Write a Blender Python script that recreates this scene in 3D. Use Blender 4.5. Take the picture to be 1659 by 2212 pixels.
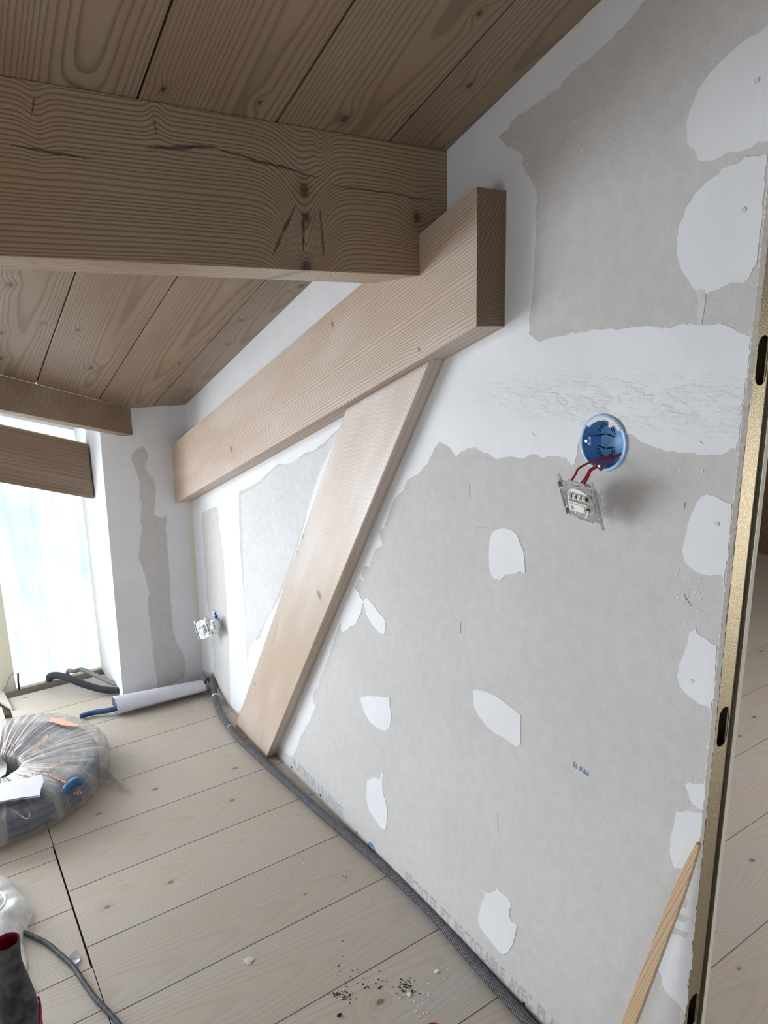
import bpy, bmesh, math, random
from math import sin, cos, pi, radians, sqrt, tan
from mathutils import Vector, Matrix, noise
from mathutils.geometry import tessellate_polygon
random.seed(7)
scn = bpy.context.scene
for o in list(bpy.data.objects): bpy.data.objects.remove(o)

# ------------------------------------------------------------------ camera
CAMZ = 1.2835
yaw, pit, rol = 0.58535261, 0.22233275, -0.02346334
fwd = Vector((sin(yaw)*cos(pit), cos(yaw)*cos(pit), -sin(pit)))
rgt = Vector((cos(yaw), -sin(yaw), 0)); up0 = rgt.cross(fwd)
RX = rgt*cos(rol) + up0*sin(rol); RY = -rgt*sin(rol) + up0*cos(rol)
FPX = 1532.7
cam = bpy.data.cameras.new('camera'); camo = bpy.data.objects.new('camera', cam)
scn.collection.objects.link(camo)
cam.sensor_fit = 'HORIZONTAL'; cam.sensor_width = 36; cam.lens = 36*FPX/1659; cam.clip_start = .01
M = Matrix((RX, RY, -fwd)).transposed().to_4x4(); M.translation = (0, 0, CAMZ)
camo.matrix_world = M; scn.camera = camo

# ------------------------------------------------------------------ world, lights, exposure
scn.view_settings.view_transform = 'Standard'; scn.view_settings.look = 'None'
scn.view_settings.gamma = 1; scn.view_settings.use_curve_mapping = False
scn.view_settings.exposure = 0.33
wd = bpy.data.worlds.new('world'); scn.world = wd; wd.use_nodes = True
wd.node_tree.nodes['Background'].inputs[0].default_value = (.72, .84, 1, 1)
wd.node_tree.nodes['Background'].inputs[1].default_value = 1.0
def area(name, loc, target, sx, sy, power, col):
    l = bpy.data.lights.new(name, 'AREA'); l.shape = 'RECTANGLE'; l.size = sx; l.size_y = sy
    l.energy = power; l.color = col
    o = bpy.data.objects.new(name, l); scn.collection.objects.link(o)
    o.location = loc; d = Vector(target) - Vector(loc)
    o.rotation_euler = d.to_track_quat('-Z', 'Y').to_euler()
    return o
# daylight outside the dormer window's clear panes, outside the back window, and the hall window; last an added hall fill
area('daylight_dormer', (-.38, 3.10, .60), (-.38, 0, .60), .80, .95, 27, (.86, .93, 1))
area('daylight_dormer_far', (-1.3, 3.10, .62), (-1.3, 0, .62), 1.2, .95, 44, (.87, .94, 1))
area('daylight_back', (-1.35, -1.72, 1.0), (-.4, .6, .7), 1.0, 1.0, 6, (.92, .95, 1))
area('daylight_left', (-2.74, .10, .50), (0, .15, .50), 1.0, .7, 9, (.88, .94, 1))
area('daylight_hall', (2.9, -1.02, .55), (2.6, 2.0, .4), 1.8, .9, 16, (1, .90, .74))
area('fill_hall', (2.3, .9, 1.62), (2.3, .9, 0), .8, .8, 17, (.90, .94, 1))  # added lamp to brighten the hall floor; the ceiling has no opening here

# ------------------------------------------------------------------ unprojection of measured outlines onto the real planes
def ray(px, py):
    return RX*((px-829.5)/FPX) + RY*(-(py-1106)/FPX) + fwd
def at(px, py, ax, v):
    r = ray(px, py); c = Vector((0, 0, CAMZ)); return c + r*((v-c[ax])/r[ax])

# ------------------------------------------------------------------ tiny node language
class V:
    def __init__(s, nt, sock): s.nt = nt; s.s = sock
    def _m(s, op, *a):
        n = s.nt.nodes.new('ShaderNodeMath'); n.operation = op
        for i, x in enumerate((s,)+a):
            if isinstance(x, V): s.nt.links.new(x.s, n.inputs[i])
            else: n.inputs[i].default_value = x
        return V(s.nt, n.outputs[0])
    def __add__(s, o): return s._m('ADD', o)
    __radd__ = __add__
    def __sub__(s, o): return s._m('SUBTRACT', o)
    def __rsub__(s, o): return (s*-1)+o
    def __mul__(s, o): return s._m('MULTIPLY', o)
    __rmul__ = __mul__
    def __truediv__(s, o): return s._m('DIVIDE', o)
    def pw(s, o): return s._m('POWER', o)
    def fl(s): return s._m('FLOOR')
    def fr(s): return s._m('FRACT')
    def ab(s): return s._m('ABSOLUTE')
    def sq(s): return s._m('SQRT')
    def mx(s, o): return s._m('MAXIMUM', o)
    def mn(s, o): return s._m('MINIMUM', o)
    def gt(s, o): return s._m('GREATER_THAN', o)
    def sin(s): return s._m('SINE')
    def exp(s): return s._m('EXPONENT')
    def ss(s, a, b):
        n = s.nt.nodes.new('ShaderNodeMapRange'); n.interpolation_type = 'SMOOTHSTEP'
        s.nt.links.new(s.s, n.inputs[0])
        n.inputs[1].default_value = a; n.inputs[2].default_value = b
        return V(s.nt, n.outputs[0])
class Mat:
    def __init__(s, name, rough=.6, spec=.4):
        s.m = bpy.data.materials.new(name); s.m.use_nodes = True; s.nt = s.m.node_tree
        s.b = s.nt.nodes['Principled BSDF']; s.b.inputs['Roughness'].default_value = rough
        s.b.inputs['Specular IOR Level'].default_value = spec
    def pos(s):
        g = s.nt.nodes.new('ShaderNodeNewGeometry'); x = s.nt.nodes.new('ShaderNodeSeparateXYZ')
        s.nt.links.new(g.outputs['Position'], x.inputs[0]); return [V(s.nt, x.outputs[i]) for i in range(3)]
    def comb(s, a, b, c):
        n = s.nt.nodes.new('ShaderNodeCombineXYZ')
        for i, x in enumerate((a, b, c)):
            if isinstance(x, V): s.nt.links.new(x.s, n.inputs[i])
            else: n.inputs[i].default_value = x
        return n.outputs[0]
    def noise(s, vec, scale=1, det=2, rough=.5):
        n = s.nt.nodes.new('ShaderNodeTexNoise'); s.nt.links.new(vec, n.inputs['Vector'])
        n.inputs['Scale'].default_value = scale; n.inputs['Detail'].default_value = det
        n.inputs['Roughness'].default_value = rough; return V(s.nt, n.outputs[0])
    def voro(s, vec, scale=1, rnd=1, dim='3D'):
        n = s.nt.nodes.new('ShaderNodeTexVoronoi'); n.voronoi_dimensions = dim; s.nt.links.new(vec, n.inputs['Vector'])
        n.inputs['Scale'].default_value = scale; n.inputs['Randomness'].default_value = rnd
        return V(s.nt, n.outputs['Distance']), n.outputs['Color']
    def white(s, v):
        n = s.nt.nodes.new('ShaderNodeTexWhiteNoise'); n.noise_dimensions = '1D'
        s.nt.links.new(v.s, n.inputs['W']); return V(s.nt, n.outputs['Value'])
    def mix(s, f, a, b):
        n = s.nt.nodes.new('ShaderNodeMix'); n.data_type = 'RGBA'
        for i, x in ((0, f), (6, a), (7, b)):
            if isinstance(x, V): s.nt.links.new(x.s, n.inputs[i])
            elif isinstance(x, tuple): n.inputs[i].default_value = (*x, 1)
            elif isinstance(x, (float, int)): n.inputs[i].default_value = x
            else: s.nt.links.new(x, n.inputs[i])
        return n.outputs[2]
    def col(s, c):
        if isinstance(c, tuple): s.b.inputs['Base Color'].default_value = (*c, 1)
        else: s.nt.links.new(c, s.b.inputs['Base Color'])
        return s
    def bump(s, v, st=.3, dist=.001):
        n = s.nt.nodes.new('ShaderNodeBump'); n.inputs['Strength'].default_value = st
        n.inputs['Distance'].default_value = dist; s.nt.links.new(v.s, n.inputs['Height'])
        s.nt.links.new(n.outputs[0], s.b.inputs['Normal']); return s
    def set(s, k, v): s.b.inputs[k].default_value = v; return s

def simple(name, c, rough=.6, metal=0, spec=.4, nz=0, nscale=40, **k):
    m = Mat(name, rough, spec); m.set('Metallic', metal)
    if nz:
        x, y, z = m.pos(); n = m.noise(m.comb(x, y, z), nscale, 3)
        m.col(m.mix(n.ss(.3, .7), tuple(a*(1-nz) for a in c), tuple(min(1, a*(1+nz)) for a in c)))
        m.bump(n, .3, .002)
    else: m.col(c)
    for a, b in k.items(): m.set(a.replace('_', ' '), b)
    return m.m

def wood(name, frame, light=(.40, .285, .195), dark=(.20, .13, .085), ring=.006, width=None, off=0,
         knots=(), rk=1.0, wash=.25, washc=(.52, .44, .37), centre=(0, .12), tilt=.02, wob=.012, rough=.5, contrast=.8,
         kscale=(1.3, 6.5), kth=.14, bumpst=.35, straight=0, cracks=(), narrow=1):
    """frame(m,x,y,z)->(u along grain, v across, w depth); rings of a trunk cut by the board"""
    m = Mat(name, rough, .45); x, y, z = m.pos(); u, v, w = frame(m, x, y, z)
    if width:
        idx = ((v+off)/width).fl(); seed = m.white(idx); seed2 = m.white(idx+17.3)
        vl = v+off-(idx+.5)*width
    else:
        seed = V(m.nt, m.nt.nodes.new('ShaderNodeValue').outputs[0]); seed.s.default_value = .37; seed2 = seed; vl = v
    us = u + seed*13.0
    # knots
    kd = None; pert = None
    dist, kc = m.voro(m.comb(us*kscale[0], vl*kscale[1]+seed2*7, 0), 1, .9, '2D')
    sepc = m.nt.nodes.new('ShaderNodeSeparateColor'); m.nt.links.new(kc, sepc.inputs[0])
    gate = V(m.nt, sepc.outputs[0]).gt(.40); gsz = V(m.nt, sepc.outputs[1])*.8+.5
    dist = dist/gsz
    pert = ((dist*dist)*(-1/(.13**2))).exp()*(.014*rk)*gate
    kmask = (1-dist.ss(kth*.45, kth))*gate
    khalo = (1-dist.ss(kth*.9, kth*2.6))*gate
    if rk == 0: kmask = kmask*0; khalo = khalo*0
    disp = (m.noise(m.comb(us*1.6, vl*5, w*3+seed*9), 1, 2)-.5)*wob*2
    disp = disp + (m.noise(m.comb(us*9, vl*14, w*4), 1, 2)-.5)*wob*.35
    for (ku, kv, A, su, sv, r) in knots:   # explicit knots: ring deflection A, extents su/sv, dark core r
        a = (u-ku)/su; b = (v-kv)/sv
        g = ((a*a+b*b)*-1).exp(); disp = disp + g*A
        if r:
            c = (u-ku)/r; d = (v-kv)/(r*1.3)
            q = (c*c+d*d).sq()+(m.noise(m.comb(u*60, v*25, 0), 1, 3)-.5)*.8
            kmask = kmask.mx(1-q.ss(.4, 1.1)); khalo = khalo.mx((1-q.ss(.8, 2.4))*.8)
    if straight:
        rad = vl + disp + pert + w*.4
    else:
        cv = vl - centre[0] + (seed-.5)*(.12 if width else 0)
        cw = w*.7 + centre[1] + u*tilt + (seed2-.5)*(.10 if width else 0)
        rad = ((cv+disp*.6)*(cv+disp*.6) + cw*cw).sq() + disp*.6 + pert
    rv = m.noise(m.comb(rad*30, 0, 0), 1, 1)
    fr = (rad*(1/ring) + rv*3).fr()
    line = fr.ss(.45, .84)*(1-fr.ss(.88, 1.0))
    fib = m.noise(m.comb(us*6, vl*420, w*420), 1, 2, .6)
    big = m.noise(m.comb(us*2.5, vl*9, w*9+seed*5), 1, 3)
    f = (line*contrast*(.45+big*1.0) + (fib-.5)*.35 + khalo*.35).mx(0).mn(1)
    c1 = m.mix(f, light, dark)
    c2 = m.mix((big.ss(.35, .75)*wash*2).mn(1)*(1-line*.5), c1, washc)
    if width:
        c2 = m.mix(seed.ss(0, 1)*.22, c2, tuple(a*.62 for a in light))
    c3 = m.mix(kmask*.85, c2, tuple(a*.42 for a in dark))
    for (u0, v0, u1, v1, wd_) in cracks:   # narrow dark splits along a line
        du, dv = u1-u0, v1-v0; L2 = du*du+dv*dv
        t = (((u-u0)*du+(v-v0)*dv)/L2).mx(0).mn(1)
        nn = (m.noise(m.comb(u*18, v*18, 3), 1, 4, .65)-.5)*.014
        a = u-(t*du+u0); b = v-(t*dv+v0)+nn
        q = (a*a+b*b).sq(); thick = (t*(1-t)*3.2*wd_*(m.noise(m.comb(u*70, v*70, 1), 1, 2)*1.4+.2)+.0002)
        c3 = m.mix((1-(q/thick).ss(.3, 1.5))*.85, c3, tuple(a_*.35 for a_ in dark))
    m.col(c3); m.bump((1-line)*.8+fib*.5-kmask*.5, bumpst, .0012)
    return m.m

# ------------------------------------------------------------------ mesh helpers
def tag(o, label=None, cat=None, group=None, kind=None):
    if label: o['label'] = label
    if cat: o['category'] = cat
    if group: o['group'] = group
    if kind: o['kind'] = kind
    return o
def empty(name, loc, label, cat, group=None):
    o = bpy.data.objects.new(name, None); scn.collection.objects.link(o); o.location = loc
    o.empty_display_size = .05
    return tag(o, label, cat, group)
def obj(name, vs, fs, mats, parent=None, smooth=False, fm=None, bevel=0, origin=None, xf=None):
    if xf: vs = [xf @ Vector(v) for v in vs]
    vs = [Vector(v) for v in vs]
    if origin is None:
        if parent is not None: origin = parent.matrix_world.translation if False else Vector(parent.location)
        else:
            n = max(1, len(vs)); origin = Vector((sum(v.x for v in vs)/n, sum(v.y for v in vs)/n, min(v.z for v in vs)))
    me = bpy.data.meshes.new(name); me.from_pydata([v-origin for v in vs], [], fs)
    if not isinstance(mats, (list, tuple)): mats = [mats]
    for mm in mats: me.materials.append(mm)
    if fm:
        for p, i in zip(me.polygons, fm): p.material_index = i
    bm = bmesh.new(); bm.from_mesh(me); bmesh.ops.recalc_face_normals(bm, faces=bm.faces) if not fm else None
    bm.to_mesh(me); bm.free()
    if smooth: me.polygons.foreach_set('use_smooth', [True]*len(me.polygons))
    me.update()
    o = bpy.data.objects.new(name, me); scn.collection.objects.link(o)
    if parent is None: o.location = origin
    else: o.parent = parent; o.location = (0, 0, 0)
    o['_org'] = 0; del o['_org']
    if bevel:
        b = o.modifiers.new('bevel', 'BEVEL'); b.width = bevel; b.segments = 2; b.limit_method = 'ANGLE'
    return o
def sub(name, vs, fs, mats, part, root, **k):      # sub-part: parent is a part whose own location is 0 under root
    o = obj(name, vs, fs, mats, None, origin=Vector(root.location), **k); o.parent = part; o.location = (0, 0, 0); return o
def boxv(x0, x1, y0, y1, z0, z1):
    v = [(x0,y0,z0),(x1,y0,z0),(x1,y1,z0),(x0,y1,z0),(x0,y0,z1),(x1,y0,z1),(x1,y1,z1),(x0,y1,z1)]
    return v, [(0,3,2,1),(4,5,6,7),(0,1,5,4),(1,2,6,5),(2,3,7,6),(3,0,4,7)]
def merge(*parts):
    V_, F_ = [], []
    for v, f in parts:
        n = len(V_); V_ += list(v); F_ += [tuple(i+n for i in q) for q in f]
    return V_, F_
def prism(poly, d):     # polygon of 3D points extruded by vector d
    n = len(poly); d = Vector(d); v = [Vector(p) for p in poly] + [Vector(p)+d for p in poly]
    f = [tuple(range(n)), tuple(range(2*n-1, n-1, -1))] + [(i, (i+1) % n, (i+1) % n+n, i+n) for i in range(n)]
    return v, f
def cprism(p2, x, t):    # concave outline in the wall plane given a thickness
    n = len(p2); v = [(x, a, b) for a, b in p2]+[(x+t, a, b) for a, b in p2]; T = tess(p2)
    return v, [tuple(q) for q in T]+[tuple(i+n for i in q) for q in T]+[(i, (i+1) % n, (i+1) % n+n, i+n) for i in range(n)]
def spline(pts, n):
    P = [Vector(p) for p in pts]; P = [P[0]*2-P[1]] + P + [P[-1]*2-P[-2]]; out = []
    for i in range(1, len(P)-2):
        a, b, c, d = P[i-1:i+3]
        for k in range(n):
            t = k/n
            out.append(.5*((2*b)+(c-a)*t+(2*a-5*b+4*c-d)*t*t+(3*b-a-3*c+d)*t**3))
    out.append(P[-2]); return out
def resample(P, step):
    out = [P[0]]; acc = 0
    for a, b in zip(P, P[1:]):
        L = (b-a).length
        if L == 0: continue
        t = step-acc
        while t <= L: out.append(a+(b-a)*(t/L)); t += step
        acc = L-(t-step)
    return out
def tube(path, r, seg=12, rf=None, cap=True, closed=False):
    vs, fs = [], []; n = len(path); up = Vector((0, 0, 1)); s = 0; prev = None
    for i, p in enumerate(path):
        if closed: t = path[(i+1) % n]-path[i-1]
        else: t = (path[min(i+1, n-1)]-path[max(i-1, 0)])
        t.normalize()
        if prev is None:
            a = t.cross(up)
            if a.length < .05: a = t.cross(Vector((1, 0, 0)))
        else: a = prev-t*prev.dot(t)
        a.normalize(); prev = a; b = t.cross(a)
        if i: s += (path[i]-path[i-1]).length
        rr = r*(rf(s) if rf else 1)
        for k in range(seg):
            q = 2*pi*k/seg; vs.append(p+a*cos(q)*rr+b*sin(q)*rr)
    m = n if closed else n-1
    for i in range(m):
        j = (i+1) % n
        for k in range(seg): fs.append((i*seg+k, i*seg+(k+1) % seg, j*seg+(k+1) % seg, j*seg+k))
    if cap and not closed: fs.append(tuple(range(seg))[::-1]); fs.append(tuple((n-1)*seg+k for k in range(seg)))
    return vs, fs
def ribbed(pts, r, pitch, seg=14, amp=.09):
    P = resample(spline(pts, 24), pitch/4)
    return tube(P, r, seg, lambda s: 1+amp*(1 if (s/pitch) % 1 < .5 else -1)*.9)
def lathe(prof, c, seg=32, axis='z'):
    vs, fs = [], []; n = len(prof)
    for i in range(seg):
        a = 2*pi*i/seg
        for r, h in prof:
            if axis == 'z': vs.append((c[0]+r*cos(a), c[1]+r*sin(a), c[2]+h))
            else: vs.append((c[0]+h, c[1]+r*cos(a), c[2]+r*sin(a)))
    for i in range(seg):
        j = (i+1) % seg
        for k in range(n-1): fs.append((i*n+k, j*n+k, j*n+k+1, i*n+k+1))
    return vs, fs
def rough_poly(pts, amp=.0012, step=.006, seed=0):   # 2D polygon with a trowelled, slightly frayed outline
    rnd = random.Random(seed); out = []
    n = len(pts)
    for i in range(n):
        a = Vector(pts[i]); b = Vector(pts[(i+1) % n]); L = (b-a).length; k = max(1, int(L/step))
        nr = Vector((-(b-a).y, (b-a).x)); nr = nr.normalized() if L else nr
        for j in range(k):
            t = j/k; w = 4*t*(1-t)
            q = noise.noise(Vector((a.x+(b.x-a.x)*t, a.y+(b.y-a.y)*t, seed*3.1))*60)*amp*2.2 + rnd.uniform(-1, 1)*amp*.6
            out.append(a+(b-a)*t+nr*q*min(1, w*3))
    return out
def tess(poly2):
    return tessellate_polygon([[Vector((p[0], p[1], 0)) for p in poly2]])

# ------------------------------------------------------------------ materials
S = .3379; CZ = 1.9806       # roof slope and ceiling height at y=0
def ceil(y): return CZ-S*y
ca, sa = cos(math.atan(S)), sin(math.atan(S))
f_ceil = lambda m, x, y, z: (y*ca-z*sa, x, y*sa+z*ca-CZ*ca)
f_floor = lambda m, x, y, z: (x, y, z)
f_x = lambda m, x, y, z: (x, z, y)
f_raft = lambda m, x, y, z: (y*ca-z*sa, y*sa+z*ca, x)
WOODC = dict(light=(.295, .205, .128), dark=(.13, .082, .048))
M_ceil = wood('ceiling_wood', f_ceil, width=.2055, off=-.3184+.2055*40, ring=.0054, tilt=.018, centre=(0, .055), wob=.012, rk=.5, wash=.12, contrast=.62, rough=.42, kscale=(4.5, 7), kth=.05, narrow=1, **WOODC)
M_floor = wood('floor_wood', f_floor, light=(.50, .43, .355), dark=(.35, .28, .215), ring=.0045, width=.2062, off=-.668+.2062*40, wash=.5,
               washc=(.48, .44, .40), tilt=.03, rk=1, contrast=.30, kscale=(4.5, 7), kth=.045, rough=.55, bumpst=.15, narrow=1)
zp = lambda px, py: at(px, py, 1, 1.0555)
def K(px, py): p = zp(px, py); return p.x, p.z
kx, kz = K(660, 500)
M_purlin = wood('purlin_wood', f_x, ring=.0060, straight=1, wob=.010, rk=0, wash=.12, contrast=.72, bumpst=.5,
    rough=.27, light=(.34, .235, .138), dark=(.13, .08, .043),
    knots=[(kx, kz-.02, .058, .045, .16, 0), (kx, K(0+660, 575)[1], .05, .03, .06, 0),
           (*K(657, 410), .0, .02, .02, .011), (*K(662, 470), .0, .02, .02, .008), (*K(660, 578), 0, .02, .02, .011),
           (*K(900, 470), .018, .03, .05, .009), (*K(78, 250), .01, .015, .05, .0), (*K(335, 235), -.01, .012, .04, 0), (*K(695, 290), .016, .012, .05, 0)],
    cracks=[(*K(310, 318), *K(470, 318), .004), (*K(460, 318), *K(690, 385), .0030), (*K(20, 312), *K(200, 345), .0022), (*K(700, 395), *K(966, 437), .0016),
            (*K(640, 440), *K(585, 560), .004), (*K(690, 440), *K(700, 560), .003), (*K(655, 455), *K(655, 545), .004), (*K(80, 180), *K(65, 268), .0016), (*K(330, 240), *K(340, 305), .0014)])
fp = lambda px, py: (lambda p: (p.y*ca-p.z*sa, p.y*sa+p.z*ca))(at(px, py, 0, .787))
M_raft = wood('rafter_wood', f_raft, light=(.50, .375, .275), dark=(.30, .205, .14), ring=.0058, straight=1, wob=.006, rk=0, wash=.4,
    washc=(.60, .51, .45), contrast=.62, rough=.5, knots=[(*fp(905, 755), .006, .03, .02, .004), (*fp(718, 700), .006, .03, .03, .006), (*fp(500, 970), .0, .03, .03, .008)])
bax = Vector((1.955-1.065, 0-1.265)); bax.normalize()
f_brace = lambda m, x, y, z: (y*bax.x+z*bax.y, y*-bax.y+z*bax.x, x)
fb = lambda px, py: (lambda p: (p.y*bax.x+p.z*bax.y, -p.y*bax.y+p.z*bax.x))(at(px, py, 0, .814))
M_brace = wood('brace_wood', f_brace, light=(.52, .40, .30), dark=(.36, .25, .17), ring=.0052, straight=1, wob=.008, rk=0, wash=.5,
    washc=(.62, .55, .51), contrast=.45, rough=.42, knots=[(*fb(652, 1155), .02, .05, .02, .010), (*fb(640, 1190), .01, .03, .02, .007), (*fb(690, 1285), .0, .03, .02, .012), (*fb(550, 1478), .004, .03, .02, .005)],
    cracks=[(*fb(604, 1330), *fb(588, 1392), .0012)])
M_valley = wood('valley_beam_wood', f_x, ring=.006, straight=1, wob=.008, rk=0, wash=.15, contrast=.5, light=(.26, .18, .115), dark=(.15, .095, .06))
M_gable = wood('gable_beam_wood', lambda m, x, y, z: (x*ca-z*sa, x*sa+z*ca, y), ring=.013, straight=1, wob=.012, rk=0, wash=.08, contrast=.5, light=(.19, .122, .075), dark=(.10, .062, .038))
M_brown = simple('hall_wood', (.16, .10, .06), .5, nz=.2)
# end grain of the rafter
mm = Mat('end_grain', .7, .3); x, y, z = mm.pos()
n1 = mm.noise(mm.comb(x, y, z), 22, 2)
dd = ((x-.752)*(x-.752)+(z-1.27)*(z-1.27)).sq()+(n1-.5)*.004
fr = (dd*285).fr(); ln = fr.ss(.25, .8)*(1-fr.ss(.88, 1))
mm.col(mm.mix(ln*.85, (.30, .215, .145), (.085, .055, .035))); mm.bump(1-ln, .4, .001); M_end = mm.m

def board_mat(name, c, sp=.06, rough=.85, fine=260):
    m = Mat(name, rough, .25); x, y, z = m.pos(); p = m.comb(x, y, z)
    a = m.noise(p, fine, 3, .7); b = m.noise(p, 5, 3); c_ = m.noise(p, 40, 4, .6)
    f = (a.ss(.3, .7)*.5 + b.ss(.3, .7)*.25 + c_.ss(.35, .65)*.25)
    m.col(m.mix(f, tuple(k*(1-sp) for k in c), tuple(min(1, k*(1+sp)) for k in c)))
    m.bump(a+c_*.6, .25, .0005); return m.m
M_card = board_mat('plasterboard_card', (.585, .565, .548), .10)
mm = Mat('joint_plaster', .6, .35); x, y, z = mm.pos(); p = mm.comb(x, y, z)
a = mm.noise(p, 7, 3); scr = mm.noise(mm.comb(x, y*240, z*5), 1, 2, .6); lump = mm.noise(mm.comb(x*30, y*30, z*90), 1, 5, .65)
mm.col(mm.mix(a.ss(.35, .7)*.7+scr.ss(.4, .8)*.3, (.74, .745, .76), (.80, .81, .825)))
zone = (1-((z-1.205)*(z-1.205)*(1/(.05**2))).mn(1))*(1-((y-.68)*(y-.68)*(1/(.35**2))).mn(1))
mm.bump(scr*.12+lump*.15+lump.ss(.45, .62)*zone*1.6, .5, .0012); M_plas = mm.m
M_plas2 = board_mat('thin_plaster', (.655, .65, .65), .10, .75, 90)
M_raw = board_mat('bare_card', (.24, .22, .20), .1)
M_tape = simple('paper_tape_plaster', (.80, .75, .62), .7)
M_gyp = simple('gypsum_edge', (.82, .82, .77), .85, nz=.04, nscale=160)
M_gypd = simple('torn_paper_edge', (.30, .28, .25), .9, nz=.3, nscale=300)
M_white = simple('white_paint', (.80, .81, .84), .5)
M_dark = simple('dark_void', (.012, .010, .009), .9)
mm = Mat('galvanised_steel', .42, .5); mm.set('Metallic', 1); x, y, z = mm.pos()
vd, vc = mm.voro(mm.comb(x, y, z), 500); na = mm.noise(mm.comb(x*420, y*420, z*300), 1, 3)
mm.col(mm.mix(na.ss(.3, .7), (.38, .34, .26), (.54, .49, .38))); mm.bump(vd+na, .25, .0006); M_galv = mm.m
M_steel = simple('switch_frame_steel', (.52, .54, .58), .38, 1, nz=.12, nscale=300)
M_ivory = simple('ivory_plastic', (.82, .82, .76), .35)
M_white_pl = simple('white_plastic', (.86, .87, .86), .3)
M_black = simple('black_plastic', (.02, .02, .022), .45)
M_slot = simple('knockout_slot', (.006, .010, .02), .8)
M_blue = simple('blue_box_plastic', (.16, .38, .68), .38)
M_bluel = simple('blue_box_rim', (.38, .60, .86), .35)
M_red = simple('red_wire_insulation', (.42, .035, .035), .35)
M_grey = simple('grey_conduit', (.20, .20, .21), .5, nz=.15, nscale=60)
M_hose = simple('black_hose', (.055, .06, .07), .42)
M_bluec = simple('blue_conduit', (.025, .075, .19), .4)
M_paper = simple('white_paper', (.64, .64, .69), .8, nz=.04, nscale=30)
M_paper2 = simple('grey_paper', (.60, .61, .66), .8)
M_cord = simple('rubber_cord', (.045, .052, .058), .55, nz=.5, nscale=90)
M_maroon = simple('red_plastic', (.22, .012, .03), .3)
M_tool = simple('dusty_black_rubber', (.045, .048, .05), .5, nz=.7, nscale=45)
M_orange = simple('orange_print', (.66, .27, .12), .6)
M_stick = wood('stick_wood', lambda m, x, y, z: (z*.97+y*-.24, y*.97+z*.24, x), light=(.60, .42, .25), dark=(.42, .26, .14), ring=.005, straight=1, wob=.012, rk=0, wash=.2, contrast=.5)
M_blk = simple('black_crumb', (.015, .015, .018), .8)
M_ink = simple('blue_grey_print', (.22, .27, .34), .8)
M_inkb = simple('blue_print', (.12, .24, .42), .8)
mm = Mat('plastic_film', .22, .6); x, y, z = mm.pos(); n = mm.noise(mm.comb(x*14, y*14, z*14), 1, 4, .6)
mm.col((.47, .44, .40))
an = (y-2.275)._m('ARCTAN2', x-.075); rad_ = ((x-.075)*(x-.075)+(y-2.275)*(y-2.275)).sq()
wr = mm.noise(mm.comb(an*9, rad_*5, z*4), 1, 4, .62); n = n*.4+wr*.6
mm.nt.links.new(((wr.ss(.38, .72)*.40+.48)-(rad_.ss(.255, .300)*.22)).s, mm.b.inputs['Alpha']); mm.bump(n, .8, .008); M_film = mm.m
mm = Mat('white_bag_film', .3, .5); x, y, z = mm.pos(); n = mm.noise(mm.comb(x*22, y*22, z*22), 1, 4, .6)
mm.col((.80, .82, .80)); mm.nt.links.new((n.ss(.25, .7)*.3+.62).s, mm.b.inputs['Alpha']); mm.bump(n, .6, .006); M_bag = mm.m
M_clear = simple('clear_plastic', (.75, .77, .82), .15, Alpha=.55)
# film-covered glazing, lit by the sky outside
mm = Mat('window_film', .4, .3); x, y, z = mm.pos()
n = mm.noise(mm.comb(x*16, y, z*1.6), 1, 3, .6); n2 = mm.noise(mm.comb(x*4+z*2, y, z*3), 1, 2)
mm.col((.1, .1, .1))
g = (n.ss(.32, .55)*.5+n2.ss(.3, .55)*.5)
mm.nt.links.new(mm.mix(g, (.56, .76, .88), (.93, 1.0, 1.0)), mm.b.inputs['Emission Color'])
mm.b.inputs['Emission Strength'].default_value = .86; M_pane = mm.m

# ------------------------------------------------------------------ floor
vs, fs = [], []
def addbox(*a):
    global vs, fs
    vs, fs = merge((vs, fs), boxv(*a))
seams = [.668+.2062*k for k in range(-11, 12)]
for a, b in zip(seams, seams[1:]):
    b_ = min(b, 3.02); a_ = a
    if a_ >= 3.0: break
    g = .0012
    if a < .8:     # boards near the camera run on into the hall
        addbox(-2.6, .1640, a_+g, b_-g, -.02, 0)
    if a > 2.25: addbox(.168, .5325 if a > 2.6 else 2.0, a_+g, b_-g, -.02, 0)
    else: addbox(.1655, 4.6, a_+g, b_-g, -.02, 0)
if True: addbox(.5325, 4.6, 2.32, 2.70, -.021, -.001)
ls = [.8742, 1.08, 1.31, 1.43, 1.635, 1.842, 1.902, 2.11, 2.32, 2.53, 2.62]
for a, b in zip(ls, ls[1:]):
    w = .1612 if 1.43 <= a < 1.9 else .1638
    addbox(-2.6, w, a+.001, b-.001, -.02, 0)
for yq in seams[5:]:      # tongues close the joints a few millimetres down
    if yq < 2.9: addbox(.1665, 4.5 if yq < 2.25 else .53, yq-.004, yq+.004, -.008, -.0035)
for yq in ls[1:-1]: addbox(-2.6, .158, yq-.004, yq+.004, -.008, -.0035)
addbox(-2.6, .12, 2.62, 2.66, -.02, 0)
addbox(-2.6, .142, 2.66, 2.88, -.02, 0)
tag(obj('floor', vs, fs, M_floor, bevel=.0006, origin=Vector((0, 0, 0))), kind='structure')
v, f = boxv(-2.7, 4.7, -1.7, 3.1, -.1, -.035)
tag(obj('floor_underlay', v, f, simple('dark_joists', (.09, .06, .04), .8), origin=Vector((0, 0, 0))), kind='structure')

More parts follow.
